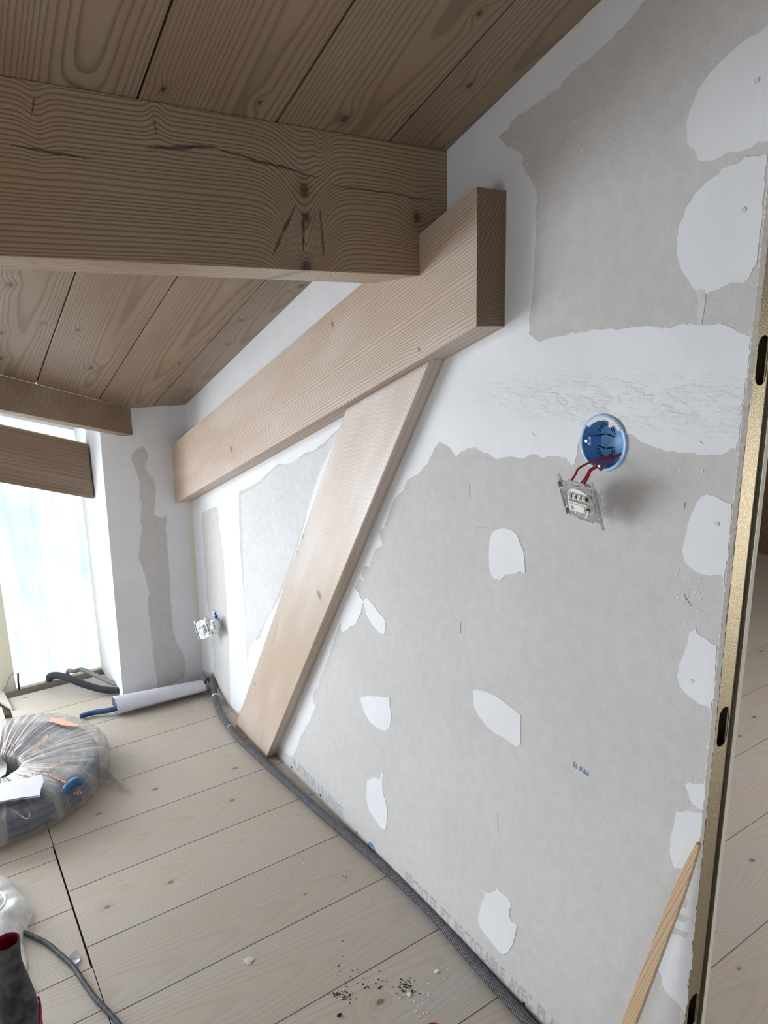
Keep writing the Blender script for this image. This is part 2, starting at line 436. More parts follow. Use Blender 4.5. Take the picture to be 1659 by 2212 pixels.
# ------------------------------------------------------------------ ceiling boards, cut along the valley
def vy(x):
    x = x if x > -.9 else -1.8-x
    return min(2.60, 2.5763+.938*(x-.6517))
vs, fs = [], []
k = -15
while True:
    x0 = .3184+.2055*k; x1 = x0+.2055; k += 1
    if x1 < -2.7: continue
    if x0 > 4.6: break
    g = .0017
    if x0 < .80 < x1: x1 = .93
    if x0 > .75 and x0 < .93: x0 = .93-.0017
    a, b = x0+g, x1-g
    xs = [a, b]
    if a < .677 < b: xs = [a, .677, b]
    for p, q in zip(xs, xs[1:]):
        yp, yq = vy(p) if p < .9 else 2.9, vy(q) if q < .93 else 2.9
        poly = [(p, -1.7), (q, -1.7), (q, yq), (p, yp)]
        vs, fs = merge((vs, fs), prism([(X, Y, ceil(Y)) for X, Y in poly], (0, 0, .022)))
o = obj('ceiling', vs, fs, M_ceil, origin=Vector((0, 0, 0)), bevel=.0008); tag(o, kind='structure')
poly = [(-2.8, -1.8), (4.7, -1.8), (4.7, 3.0), (.93, 3.0), (.93, 2.62), (.68, 2.62), (-.9, 1.13), (-2.8, 2.95)]
v, f = prism([(X, Y, ceil(Y)+.03) for X, Y in poly], (0, 0, .06))
tag(obj('roof_deck', v, f, M_dark, origin=Vector((0, 0, 0))), kind='structure')
dz = lambda x: 1.11+.3335*(.6517-x)
v1 = prism([(.68, 2.60, dz(.68)), (-.9, 1.12, dz(-.9)), (-.9, 3.12, dz(-.9)), (.68, 3.12, dz(.68))], (0, 0, .06))
v2 = prism([(-2.48, 2.60, dz(.68)), (-.9, 1.12, dz(-.9)), (-.9, 3.12, dz(-.9)), (-2.48, 3.12, dz(.68))], (0, 0, .06))
tag(obj('dormer_ceiling', *merge(v1, v2), M_white, origin=Vector((0, 0, 0))), kind='structure')

# ------------------------------------------------------------------ the plasterboard partition (wall_right)
WX = .85
def wyz(px, py): p = at(px, py, 0, WX); return (p.y, p.z)
def edge_y(z): return .4770+.0150*(1.45-z)
boxc = (.6905, 1.1440); boxr = .0385
box2 = (2.437, .318)
outl = []
rr = random.Random(3)
z = -.002
while z < 1.80:
    outl.append((edge_y(z)+rr.uniform(-.0009, .0009)+noise.noise(Vector((z*9, 0, 0)))*.0012+(.0015 if z < 1.215 else 0), z)); z += .005
outl += [(.48, ceil(.48)+.015), (2.66, ceil(2.66)+.015), (2.66, -.002)]
bm = bmesh.new()
def loop(pts, x):
    vv = [bm.verts.new((x, p[0], p[1])) for p in pts]
    for i in range(len(vv)): bm.edges.new((vv[i], vv[(i+1) % len(vv)]))
circ = lambda c, r, n=40: [(c[0]+r*cos(2*pi*i/n), c[1]+r*sin(2*pi*i/n)) for i in range(n)]
loop(outl, WX); loop(circ(boxc, boxr), WX); loop(circ(box2, .036), WX)
bmesh.ops.triangle_fill(bm, use_beauty=True, use_dissolve=False, edges=bm.edges[:])
r = bmesh.ops.extrude_face_region(bm, geom=bm.faces[:])
for e in r['geom']:
    if isinstance(e, bmesh.types.BMVert): e.co.x += .0125
bm.normal_update(); bmesh.ops.recalc_face_normals(bm, faces=bm.faces)
wv = [v.co.copy() for v in bm.verts]; wf = []; wm = []
bm.verts.index_update()
for f_ in bm.faces:
    wf.append(tuple(v.index for v in f_.verts)); n = f_.normal; wm.append(0 if abs(n.x) > .5 else 2)
bm.free()
npatch = 0
def patch(poly, mat, px=True, amp=.0012, h=None):
    global npatch, wv, wf, wm
    npatch += 1
    p2 = [wyz(*q) for q in poly] if px else poly
    p2 = rough_poly(p2, amp, .005, npatch)
    hh = h if h else .0003+.00003*min(npatch, 30)
    base = len(wv); n = len(p2)
    wv += [Vector((WX-hh, q[0], q[1])) for q in p2]+[Vector((WX+.0005, q[0], q[1])) for q in p2]
    for t in tess(p2): wf.append(tuple(base+i for i in t)); wm.append(mat)
    for i in range(n): j = (i+1) % n; wf.append((base+i, base+j, base+n+j, base+n+i)); wm.append(mat)
Z4 = lambda L, ox, oy, s: [(ox+a/s, oy+b/s) for a, b in L]
A = [(1500, -120), (1395, 0), (1370, 30), (1345, 60), (1285, 115), (1240, 150), (1215, 175), (1210, 188), (1170, 215), (1145, 232), (1138, 240), (1120, 248), (1105, 262), (1100, 275), (1075, 298), (1085, 305), (1095, 318), (1115, 325), (1130, 337), (1128, 352), (1138, 378), (1155, 398), (1160, 430), (1158, 470), (1157, 520), (1152, 600), (1150, 650), (1143, 690), (1143, 722),
     (1165, 738), (1200, 728), (1250, 718), (1300, 712), (1350, 708), (1400, 704), (1440, 706), (1500, 701), (1555, 698), (1575, 705), (1595, 718), (1623, 728)]
for t in range(0, 9): A.append((1623-t*3.8, 728+t*31))
A += [(1590, 968), (1580, 968), (1572, 976), (1560, 982), (1545, 982), (1500, 979), (1450, 975), (1420, 969), (1400, 960), (1380, 950), (1365, 938), (1353, 937), (1351, 922), (1340, 906), (1322, 899), (1304, 896), (1285, 900), (1268, 912), (1258, 930), (1253, 948), (1248, 962), (1246, 985), (1243, 1001), (1235, 1005), (1228, 995), (1222, 988), (1200, 986), (1182, 985), (1170, 990), (1160, 982), (1150, 981), (1130, 990), (1100, 985), (1075, 992), (1055, 980), (1040, 976), (1028, 966), (1010, 968), (1000, 975), (985, 986), (975, 970), (965, 960), (950, 953),
      (938, 970), (925, 1000), (905, 1022), (880, 1036), (872, 1058), (850, 1082), (838, 1115), (830, 1140), (818, 1144), (826, 1178), (812, 1186), (798, 1224), (786, 1222), (781, 1240), (788, 1254), (776, 1252), (768, 1270), (748, 1318), (732, 1352), (716, 1402), (706, 1430), (700, 1450), (692, 1462), (688, 1482), (680, 1492), (676, 1505), (682, 1528), (668, 1560), (650, 1590), (640, 1622), (632, 1634), (618, 1628), (601, 1605)]
A += [(630, 1540), (900, 850), (980, 730), (700, 830), (385, 1020), (395, 860), (405, 850), (900, 360), (1100, 150), (1350, -120)]
patch(A, 1, amp=.0016)
patch([(412, 1040), (780, 830), (780, 900), (735, 922), (715, 942), (700, 958), (675, 975), (655, 981), (640, 994), (625, 1001), (600, 1003), (560, 1040), (535, 1055), (515, 1062), (515, 1095), (480, 1102), (468, 1094), (452, 1100), (435, 1110), (425, 1100), (412, 1095)], 1)
patch([(465, 1070), (517, 1060), (517, 1130), (520, 1200), (525, 1260), (530, 1330), (535, 1440), (545, 1500), (515, 1540), (500, 1528), (497, 1480), (495, 1400), (490, 1300), (484, 1210), (480, 1180), (476, 1150), (470, 1092)], 1)
patch([(533, 1440), (540, 1400), (550, 1385), (562, 1378), (575, 1340), (600, 1300), (622, 1250), (640, 1190), (645, 1175), (655, 1140), (672, 1080), (690, 1020), (720, 960), (745, 920), (770, 890), (640, 1300), (550, 1520), (530, 1520)], 1)
patch([(395, 1060), (430, 1080), (436, 1110), (440, 1190), (443, 1230), (446, 1290), (455, 1340), (458, 1385), (463, 1420), (463, 1452), (450, 1452), (400, 1440)], 1)
patch([(1700, 30), (1659, 55), (1620, 80), (1590, 103), (1560, 130), (1535, 155), (1510, 192), (1492, 235), (1482, 270), (1484, 305), (1500, 322), (1508, 345), (1522, 348), (1550, 341), (1568, 330), (1600, 326), (1625, 318), (1640, 305), (1700, 300)], 1)
patch([(1656, 332), (1630, 337), (1610, 338), (1600, 350), (1580, 356), (1560, 362), (1555, 375), (1530, 390), (1505, 415), (1485, 445), (1470, 480), (1463, 515), (1463, 550), (1471, 580), (1487, 605), (1500, 625), (1515, 638), (1535, 630), (1560, 620), (1580, 610), (1605, 612), (1618, 600), (1636, 560), (1648, 450)], 1)
patch([(1508, 625), (1524, 625), (1522, 660), (1517, 700), (1508, 700)], 4)
patch(Z4([(470,65),(510,75),(545,85),(580,105),(620,130),(668,145),(655,330),(640,480),(625,600),(612,700),(605,800),(592,780),(590,705),(540,705),(480,712),(430,700),(380,680),(340,650),(310,620),(290,590),(285,560),(280,480),(290,430),(305,390),(320,300),(350,210),(380,160),(390,125),(430,85)], 1400, 1050, 3.6875), 1)
patch(Z4([(330,1165),(352,1152),(372,1150),(376,1105),(382,1158),(430,1200),(470,1215),(500,1250),(550,1272),(545,1400),(530,1550),(520,1700),(508,1780),(470,1750),(430,1742),(400,1730),(350,1690),(290,1640),(250,1580),(232,1515),(250,1440),(265,1390),(290,1330),(302,1290),(318,1255)], 1400, 1050, 3.6875), 1)
T = lambda L: Z4(L, 1200, 1500, 3.107)
patch(T([(870,600),(900,590),(960,598),(1003,600),(1005,700),(995,775),(960,765),(940,745),(920,735),(900,700)]), 1)
patch(T([(815,780),(870,785),(925,790),(987,795),(980,900),(965,975),(950,1100),(940,1210),(900,1180),(830,1165),(800,1165),(780,1100),(768,1040),(775,960),(795,880),(800,830)]), 1)
patch(T([(935,1130),(965,1120),(955,1250),(930,1420),(925,1550),(915,1800),(893,1900),(873,2140),(860,2120),(830,2080),(760,2010),(710,1930),(695,1850),(695,1760),(720,1690),(745,1600),(800,1612),(880,1640),(900,1600),(780,1560),(790,1500),(870,1530),(900,1500),(810,1450),(800,1420),(880,1440),(905,1410),(870,1350),(880,1290),(905,1270),(925,1210)]), 1, amp=.002)
T = lambda L: Z4(L, 900, 1100, 3.6875)
patch(T([(600,190),(640,160),(700,150),(760,165),(800,200),(820,260),(850,320),(862,420),(867,515),(845,510),(830,490),(780,515),(710,518),(690,545),(665,575),(650,550),(620,560),(590,510),(580,450),(578,330),(585,240)]), 1, amp=.0006)
patch(T([(450,1450),(480,1440),(540,1448),(620,1480),(700,1535),(760,1580),(830,1640),(830,1870),(800,1890),(770,1875),(700,1820),(620,1780),(560,1730),(500,1650),(460,1580)]), 1, amp=.0004)
patch(Z4([(658,20),(700,8),(810,15),(812,60),(818,100),(812,170),(790,188),(750,175),(710,140),(680,90)], 500, 1500, 2.37), 1, amp=.0006)
patch(Z4([(695,440),(730,425),(760,435),(778,385),(774,440),(775,490),(795,570),(800,620),(790,695),(765,680),(735,640),(705,590),(690,530)], 500, 1500, 2.37), 1, amp=.0006)
patch(Z4([(845,500),(880,350),(920,270),(905,240),(875,208),(935,245),(970,240),(1000,225),(1035,205),(1042,178),(1055,195),(1105,250),(1160,290),(1190,340),(1190,390),(1170,430),(1180,490),(1200,540),(1255,580),(1245,650),(1210,780),(1160,865),(1110,885),(1065,860),(1010,780),(940,700),(880,620),(850,560)], 860, 1880, 4.879), 1, amp=.0004)
patch(Z4([(1085,950),(1110,925),(1130,925),(1180,980),(1230,1060),(1300,1130),(1320,1230),(1290,1305),(1240,1270),(1170,1190),(1110,1080)], 560, 1100, 4.81), 1)
patch(Z4([(980,820),(1010,830),(1050,900),(1090,960),(1070,1000),(1060,1080),(1010,1190),(960,1210),(880,1270),(850,1260),(850,1100)], 560, 1100, 4.81), 1)
# thin skim on the panel left of the brace and faint smears
patch([(520, 1070), (560, 1045), (600, 1008), (650, 990), (700, 965), (735, 925), (700, 1010), (660, 1120), (630, 1210), (590, 1310), (550, 1385), (535, 1430), (530, 1330), (525, 1200)], 4, h=.0002)
# screw craters and pencil strokes
for px, py in ((1635, 175), (1607, 454), (1550, 1132), (1495, 1470)):
    c = wyz(px, py); patch(circ(c, .0030, 14), 4, px=False, amp=.0002, h=.0014)
for a, b in (((995, 1345), (996, 1368)), ((1014, 1048), (1015, 1078)), ((1477, 1283), (1493, 1309)), ((1480, 1085), (1478, 1098)), ((1151, 935), (1160, 946)), ((1031, 1140), (1075, 1141)), ((1075, 1757), (1076, 1800)), ((1512, 953), (1520, 960))):
    p, q = Vector(wyz(*a)), Vector(wyz(*b)); n = Vector((-(q-p).y, (q-p).x)).normalized()*.0004
    patch([p-n, q-n*.3, q+n*.3, p+n], 3, px=False, amp=0, h=.0006)
for a, b in (((1190, 292), (1290, 234)), ((1165, 318), (1200, 303))):
    p, q = Vector(wyz(*a)), Vector(wyz(*b)); n = Vector((-(q-p).y, (q-p).x)).normalized()*.0005
    patch([p-n, q-n*.3, q+n*.3, p+n], 1, px=False, amp=.0006, h=.0006)
random.seed(5)
for i in range(150):    # flecks of compound beside the filled joints
    u = random.choice(((1040, 975, 60, 18), (1470, 1030, 70, 35), (1500, 1700, 30, 30), (1500, 1990, 25, 60), (1120, 340, 25, 40), (1490, 1280, 40, 60), (1250, 300, 80, 60)))
    c = wyz(random.gauss(u[0], u[2]*.5), random.gauss(u[1], u[3]*.5)); c = (max(c[0], edge_y(c[1])+.006), c[1]); r_ = random.uniform(.0004, .0016)
    patch([(c[0]+r_*random.uniform(.5, 1.4)*cos(t), c[1]+r_*random.uniform(.5, 1.8)*sin(t)) for t in (0, 1.2, 2.4, 3.6, 4.9)], 1, px=False, amp=0, h=.0006)
wall = obj('wall_right', wv, wf, [M_card, M_plas, M_gyp, M_gypd, M_plas2], origin=Vector((0, 0, 0)), fm=wm)
tag(wall, kind='structure')
# torn paper beads along the cut edge
vs, fs = [], []; rr = random.Random(11); z = .1
while z < 1.55:
    yy = edge_y(z)+(.0015 if z < 1.215 else 0)
    s = rr.uniform(.0003, .0009)
    vs, fs = merge((vs, fs), boxv(WX-s*.8, WX+s*.5, yy-s*.7, yy+s*.9, z, z+rr.uniform(.001, .006))); z += rr.uniform(.003, .013)
o = obj('torn_paper_edge', vs, fs, M_gyp, wall); tag(o, kind='stuff')
# printed words along the foot of the board
def text(body, size, ink, y, z, parent, name='printed_text', outline=True, flip=False, rot=0, stretch=1, x=WX-.0008, bev=.00034, kern=1):
    cu = bpy.data.curves.new(name, 'FONT'); cu.body = body; cu.size = size; cu.space_character = kern
    if outline: cu.fill_mode = 'NONE'; cu.bevel_depth = bev; cu.bevel_resolution = 0
    else: cu.extrude = .0002
    t = bpy.data.objects.new(name, cu); scn.collection.objects.link(t)
    dg = bpy.context.evaluated_depsgraph_get(); me = bpy.data.meshes.new_from_object(t.evaluated_get(dg))
    bpy.data.objects.remove(t)
    Mx = Matrix(((0, 0, -1, x), (-1, 0, 0, y), (0, 1, 0, z), (0, 0, 0, 1)))
    Mx = Mx @ Matrix.Rotation(rot, 4, 'Z') @ Matrix.Diagonal((stretch, 1, .3, 1))
    if flip: Mx = Mx @ Matrix.Rotation(pi, 4, 'Z')
    me.transform(Mx); me.materials.clear(); me.materials.append(ink)
    o = bpy.data.objects.new(name, me); scn.collection.objects.link(o); o.parent = parent; return o
def word(body, px0, px1, ink):      # one printed word between two measured places on the board
    ya, yb = [wyz(p, 1635+(p-601)*1.0052-18)[0] for p in (px0, px1)]
    o = text(body, .043, ink, 0, .022, wall)
    ys = [v.co.y for v in o.data.vertices]; k = (ya-yb)/(max(ys)-min(ys)); m1 = max(ys)
    for v in o.data.vertices: v.co.y = ya+(v.co.y-m1)*k
for wd_, a_, b_, ik in (('PLATRE', 634, 668, M_ink), ('BA', 672, 683, M_ink), ('13', 688, 699, M_ink), ('LAFARGE', 704, 741, M_inkb),
                        ('RECYCLEE', 876, 944, M_ink), ('ET', 953, 973, M_ink), ('RECYCLABLE', 982, 1090, M_ink), ('AVEC', 1100, 1150, M_ink), ('PLATRE', 1161, 1250, M_ink)):
    word(wd_, a_, b_, ik)
c = wyz(803, 1831)
v, f = prism([(WX-.0006, c[0]+.016*cos(t*2*pi/28), c[1]+.0135*sin(t*2*pi/28)) for t in range(28)], (.0005, 0, 0))
o = obj('certification_mark', v, f, M_inkb, wall)
tt = text('NF', .016, M_paper, c[0]+.0095, c[1]-.0055, wall, outline=False); tt.name = 'mark_lettering'
text('PPd 1J', .013, M_inkb, *(lambda c: (c[0]-.002, c[1]))(wyz(1270, 1665)), wall, flip=True, outline=False)
for px, py in ((630, 1657), (692, 1718), (771, 1799), (854, 1887), (997, 2030), (1132, 2168)):
    c = wyz(px, py)
    v, f = prism([(WX-.0007, c[0]+.0030*cos(t*pi/6), c[1]+.0042*sin(t*pi/6)) for t in range(12)], (.0008, 0, 0))
    obj('drywall_screw', v, f, M_blk, wall)

# ------------------------------------------------------------------ far knee wall, dormer cheek, dormer front
def fy(z): return 2.64-.065*(z/1.1)
v = []
def xz(px, py):
    z = at(px, py, 1, 2.6).z
    p = at(px, py, 1, fy(z)); return (p.x, p.z)
xl = lambda z: .5335+.010*(z/1.03)
pts = [(xl(0), 0), (.87, 0), (.87, 1.13), (xl(1.1), 1.13)]
vs = [(a, fy(b), b) for a, b in pts]+[(a, fy(b)+.0125, b) for a, b in pts]
fs = [(0, 1, 2, 3), (7, 6, 5, 4), (0, 4, 5, 1), (1, 5, 6, 2), (2, 6, 7, 3), (3, 7, 4, 0)]; fm = [0]*6
def fpatch(poly, mat, h, seed, amp=.002):
    global vs, fs, fm
    p2 = rough_poly(poly, amp, .008, seed); b = len(vs)
    vs += [(q[0], fy(q[1])-h, q[1]) for q in p2]
    for t in tess(p2): fs.append(tuple(b+i for i in t)); fm.append(mat)
G = Z4([(720,1010),(735,1008),(750,1030),(755,1070),(740,1110),(770,1160),(795,1190),(795,1300),(788,1350)], 0, 540, 2.37)
G += Z4([(800,130),(825,140),(850,122),(850,180),(855,260),(865,400),(870,520),(875,600),(882,680),(890,740),(910,790),(930,820),(948,870),(950,930),(940,960),(880,990),(810,1010)], 0, 1060, 2.37)
G += Z4([(803,960),(790,880),(780,780),(768,680),(760,600),(765,520),(750,460),(740,420),(722,380),(710,330),(718,250),(728,200),(720,150),(715,110),(722,30)], 0, 1060, 2.37)
G += Z4([(725,1375),(715,1280),(712,1180),(690,1115),(680,1090),(672,1075),(678,1045),(690,1030)], 0, 540, 2.37)
fpatch([xz(*p) for p in G], 1, .0006, 5)
G = Z4([(960,60),(995,60),(1005,200),(1020,500),(1035,780),(1050,880),(1030,880),(1005,600),(985,400),(970,200)], 0, 1060, 2.37)
fpatch([xz(*p) for p in G], 2, .0005, 8, .001)
o = obj('wall_far', vs, fs, [M_plas, M_card, M_tape], origin=Vector((0, 2.6, 0)), fm=fm); tag(o, kind='structure')
# cheek
vs = [(xl(0), fy(0)+.0, 0), (xl(0)-.001, 3.0, 0), (xl(1.1)-.006, 3.0, 1.2), (xl(1.1), fy(1.1), 1.2)]
v, f = prism(vs, (.02, 0, 0)); tag(obj('wall_dormer_cheek', v, f, M_plas, origin=Vector((.54, 2.8, 0))), kind='structure')
v, f = boxv(-2.36, -2.34, 2.5, 3.0, 0, 1.2); tag(obj('wall_dormer_left', v, f, M_plas), kind='structure')
# lintel above the glazing follows the dormer slope
wt = lambda x: 1.008+.300*(.541-x)
v1 = prism([(.56, 3.0, wt(.56)), (-.9, 3.0, wt(-.9)), (-.9, 3.0, dz(-.9)), (.56, 3.0, dz(.56))], (0, .05, 0))
v2 = prism([(-2.36, 3.0, wt(.56)), (-.9, 3.0, wt(-.9)), (-.9, 3.0, dz(-.9)), (-2.36, 3.0, dz(.56))], (0, .05, 0))
tag(obj('wall_dormer_front', *merge(v1, v2), M_plas, origin=Vector((0, 3, 0))), kind='structure')
# window 1: frame posts, film covered pane at the right, clear panes further left
win = bpy.data.objects.new('window_1', None); scn.collection.objects.link(win); win.location = (-.9, 3.0, 0); win['kind'] = 'structure'
M_cream = simple('cream_frame', (.80, .77, .62), .5)
for i, (a, b) in enumerate(((.150, .2075), (-.70, -.64), (-1.60, -1.54), (-2.34, -2.28))):
    v, f = boxv(a, b, 3.0, 3.05, -.02, 1.35); obj('window_post', v, f, M_cream, win, bevel=.003)
v, f = prism([(.2075, 3.02, -.03), (.545, 3.02, -.03), (.545, 3.02, wt(.545)+.01), (.2075, 3.02, wt(.2075)+.01)], (0, .004, 0))
obj('film_covered_pane', v, f, M_pane, win)
v, f = prism([(.05, 3.02, -.03), (.15, 3.02, -.03), (.15, 3.02, 1.15), (.05, 3.02, 1.18)], (0, .004, 0))
obj('film_covered_pane', v, f, M_pane, win)
v, f = boxv(.166, .55, 2.998, 3.03, -.06, -.001); obj('window_sill', v, f, M_floor, win)

# ------------------------------------------------------------------ enclosing room beyond the picture, with its window openings
v = merge(boxv(-2.7, -2.6, -1.7, -.4, 0, 2.6), boxv(-2.7, -2.6, .7, 3.0, 0, 2.6), boxv(-2.7, -2.6, -.4, .7, 0, .12), boxv(-2.7, -2.6, -.4, .7, .85, 2.6))
tag(obj('wall_left', *v, M_raw, origin=Vector((-2.6, 0, 0))), kind='structure')
def wall_with_window(name, x0, x1, y, z1, wx0, wx1, wz0, wz1, m):
    v = merge(boxv(x0, wx0, y-.1, y, 0, z1), boxv(wx1, x1, y-.1, y, 0, z1), boxv(wx0, wx1, y-.1, y, 0, wz0), boxv(wx0, wx1, y-.1, y, wz1, z1))
    tag(obj(name, *v, m, origin=Vector(((x0+x1)/2, y, 0))), kind='structure')
wall_with_window('wall_back', -2.6, .85, -1.6, 2.55, -1.9, -.8, .45, 1.55, M_raw)
wall_with_window('wall_hall_back', .95, 4.3, -.9, 2.3, 2.0, 3.8, .1, 1.1, M_plas2)
v, f = boxv(4.3, 4.32, -1.6, 2.9, 0, 2.5); tag(obj('wall_hall_right', v, f, M_brown), kind='structure')
v, f = boxv(.93, 4.3, 2.7, 2.72, 0, 1.2); tag(obj('wall_hall_far', v, f, M_brown), kind='structure')

# hall-side board and steel stud at the end of the partition
vs, fs = [], []; rr = random.Random(4); z = 0; pl = []
while z < 1.8: pl.append((.9095, edge_y(z)+.0028+rr.uniform(-.0003, .0003), z)); z += .03
pl += [(.9095, .475, 1.82), (.9095, 2.66, ceil(2.66)+.01), (.9095, 2.66, 0)]
v, f = prism(pl, (.013, 0, 0)); tag(obj('wall_hall_board', v, f, M_gyp, origin=Vector((.91, 1.5, 0))), kind='structure')
stud = empty('metal_stud', (.885, .49, 0), 'galvanised steel stud with oval service holes closing the cut end of the plasterboard wall', 'metal stud')
sy = .4905
bm = bmesh.new()
def lp(pts):
    vv = [bm.verts.new(p) for p in pts]
    for i in range(len(vv)): bm.edges.new((vv[i], vv[(i+1) % len(vv)]))
lp([(.8670, sy, 0), (.9010, sy, 0), (.9010, sy, 1.79), (.8670, sy, 1.79)])
holes = [.27, .7605, 1.262]
for hz in holes:
    lp([(.8868+.0125*cos(t), sy, hz+(.018 if sin(t) > 0 else -.018)+.0125*sin(t)) for t in [2*pi*(i+.5)/32 for i in range(32)]])
bmesh.ops.triangle_fill(bm, use_beauty=True, use_dissolve=False, edges=bm.edges[:])
r = bmesh.ops.extrude_face_region(bm, geom=bm.faces[:])
for e in r['geom']:
    if isinstance(e, bmesh.types.BMVert): e.co.y += .0008
bmesh.ops.recalc_face_normals(bm, faces=bm.faces); bm.verts.index_update()
obj('stud_web', [v.co.copy() for v in bm.verts], [tuple(v.index for v in f.verts) for f in bm.faces], M_galv, stud); bm.free()
for x0, x1 in ((.8628, .8640), (.9083, .9095)):
    v = merge(boxv(x0, x1, sy-.0035, sy+.045, 0, 1.79), boxv(x0 if x0 < .87 else x0-.006, x1+.006 if x0 < .87 else x1, sy+.044, sy+.045, 0, 1.79))
    obj('stud_flange', *v, M_galv, stud)
for x0, x1 in ((.8640, .8682), (.8998, .9083)):
    v, f = boxv(x0, x1, sy+.0030, sy+.0042, 0, 1.79); obj('stud_recess', v, f, M_galv, stud)
for x0 in (.9048,):
    v, f = tube([Vector((x0+.0006, sy+.0024, z/10)) for z in range(0, 18)], .0008, 8); obj('stud_rib', v, f, M_galv, stud)
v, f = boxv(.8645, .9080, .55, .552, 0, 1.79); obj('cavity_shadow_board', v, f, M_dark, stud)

for ch in stud.children:      # the partition end is a little out of plumb
    for vtx in ch.data.vertices: vtx.co.y += edge_y(vtx.co.z)+.0045-sy
# ------------------------------------------------------------------ timbers
def timber(name, verts, faces, mats, label, cat, fm=None, bevel=.0018):
    o = obj(name, verts, faces, mats, bevel=bevel, fm=fm); return tag(o, label, cat)
y0, y1 = 1.0555, 1.2045
pv, pf = prism([(-2.6, y0, 1.4125), (-2.6, y0, ceil(y0)+.002), (-2.6, y1, ceil(y1)+.002), (-2.6, y1, 1.4125)], (2.6+.851, 0, 0))
# notch where it sits over the sloping rafter
bot = lambda y: 1.5320+.0005-(y-.9047)*S      # rafter top plane
bm = bmesh.new(); vv = [bm.verts.new(p) for p in pv]
for q in pf: bm.faces.new([vv[i] for i in q])
me = bpy.data.meshes.new('x'); 
bmesh.ops.recalc_face_normals(bm, faces=bm.faces)
bm.free()
# body up to the rafter face, then the part above the rafter
a = prism([(-2.6, y0, 1.4125), (-2.6, y0, ceil(y0)), (-2.6, y1, ceil(y1)), (-2.6, y1, 1.4125)], (2.6+.7868, 0, 0))
purlin_v, purlin_f = [], []
P = [(-2.6, y0, 1.4125), (.7866, y0, 1.4125), (.7866, y0, bot(y0)), (.8495, y0, bot(y0)), (.8495, y0, ceil(y0)-.0005), (-2.6, y0, ceil(y0)-.0005)]
Q = [(x, y1, (z if abs(z-1.4125) < 1e-6 else (max(1.4126, bot(y1)) if abs(z-bot(y0)) < 1e-6 else ceil(y1)-.0005))) for x, _, z in P]
n = 6; purlin_v = P+Q; purlin_f = [tuple(range(n)), tuple(range(2*n-1, n-1, -1))]+[(i, (i+1) % n, (i+1) % n+n, i+n) for i in range(n)]
timber('purlin', purlin_v, purlin_f, M_purlin, 'thick horizontal roof beam with a big knot crossing under the plank ceiling', 'beam')
rt = lambda y: 1.5310-(y-.9047)*S
rb = lambda y: 1.3199-(y-.9047)*S
ye0, ye1 = .9047, 2.60
P = [(.787, ye0, rb(ye0)), (.787, ye0, rt(ye0)), (.787, ye1, rt(ye1)), (.787, ye1, rb(ye1))]
v, f = prism(P, (.0627, 0, 0))
fmr = [0]*len(f); fmr[2] = 1
timber('rafter', v, f, [M_raft, M_end], 'sloping timber rafter with sawn vertical end fixed along the plasterboard wall', 'beam', fm=fmr, bevel=.0012)
bmat = .036
A_, B_ = Vector((0, 1.045, 1.292)), Vector((0, 1.957, -.0))
C_, D_ = Vector((0, 2.215, 0.0)), Vector((0, 1.325, 1.224))
P = [Vector((.814, p.y, p.z)) for p in (A_, B_, C_, D_)]
# cut the head along the underside of the rafter
def onrb(a, b):
    for i in range(60):
        m_ = (a+b)/2
        if m_.z > rb(m_.y): a = m_
        else: b = m_
    return (a+b)/2
P[0] = onrb(P[0], P[1]); P[3] = onrb(P[3], P[2])
v, f = prism(P, (.0358, 0, 0))
timber('diagonal_brace', v, f, M_brace, 'diagonal timber brace running from the rafter down to the floor against the wall', 'brace')
# dark nail hole plug at the brace head
d2 = Vector((-.7296, -.6838, 0)); nn = Vector((-.6838, .7296, 0))
a0 = Vector((.6517, 2.572, 0)); a1 = a0+d2*1.75
def vb(p, dzz): return Vector((p.x, p.y, ceil(p.y)+dzz))
P = [vb(a0, -.0955), vb(a0, -.001), vb(a1, -.001), vb(a1, -.0955)]
v, f = prism(P, nn*.06); v = list(v)
for i in range(4, 8): v[i] = Vector((v[i].x, min(v[i].y, 2.99), v[i-4].z))
v[4].y = fy(1)-.001; v[5].y = fy(1)-.001
timber('valley_beam', v, f, M_valley, 'dark valley beam under the ceiling planks above the dormer opening', 'beam')
gz = lambda x: .9776+.3335*(.5333-x)
P = [(.5335, 2.75, gz(.5335)), (-.9, 2.75, gz(-.9)), (-.9, 2.75, gz(-.9)-.204), (.5335, 2.75, gz(.5335)-.204)]
v, f = prism(P, (0, .07, 0))
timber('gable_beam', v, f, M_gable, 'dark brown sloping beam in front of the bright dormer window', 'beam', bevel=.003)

# ------------------------------------------------------------------ blue back box and switch mechanism
def back_box(c, r, label, group_=None, loc=None):
    e = empty('back_box', (WX, c[0], c[1]-r), label, 'electrical box')
    v, f = lathe([(r-.0005, -.0008), (r-.001, -.0024), (r+.004, -.0022), (r+.0048, 0), (r, .0002), (r-.0005, -.0008)], (WX, c[0], c[1]), 48, 'x'); obj('box_rim', v, f, M_bluel, e, smooth=True)
    v, f = lathe([(r-.0012, -.001), (r-.0020, .024), (r-.003, .0265), (.0001, .0265)], (WX, c[0], c[1]), 48, 'x')
    obj('box_cup', v, f, M_blue, e, smooth=True)
    return e
bb = back_box(boxc, boxr, 'round blue electrical back box set in the wall above the hanging switch')
cy_, cz_ = boxc
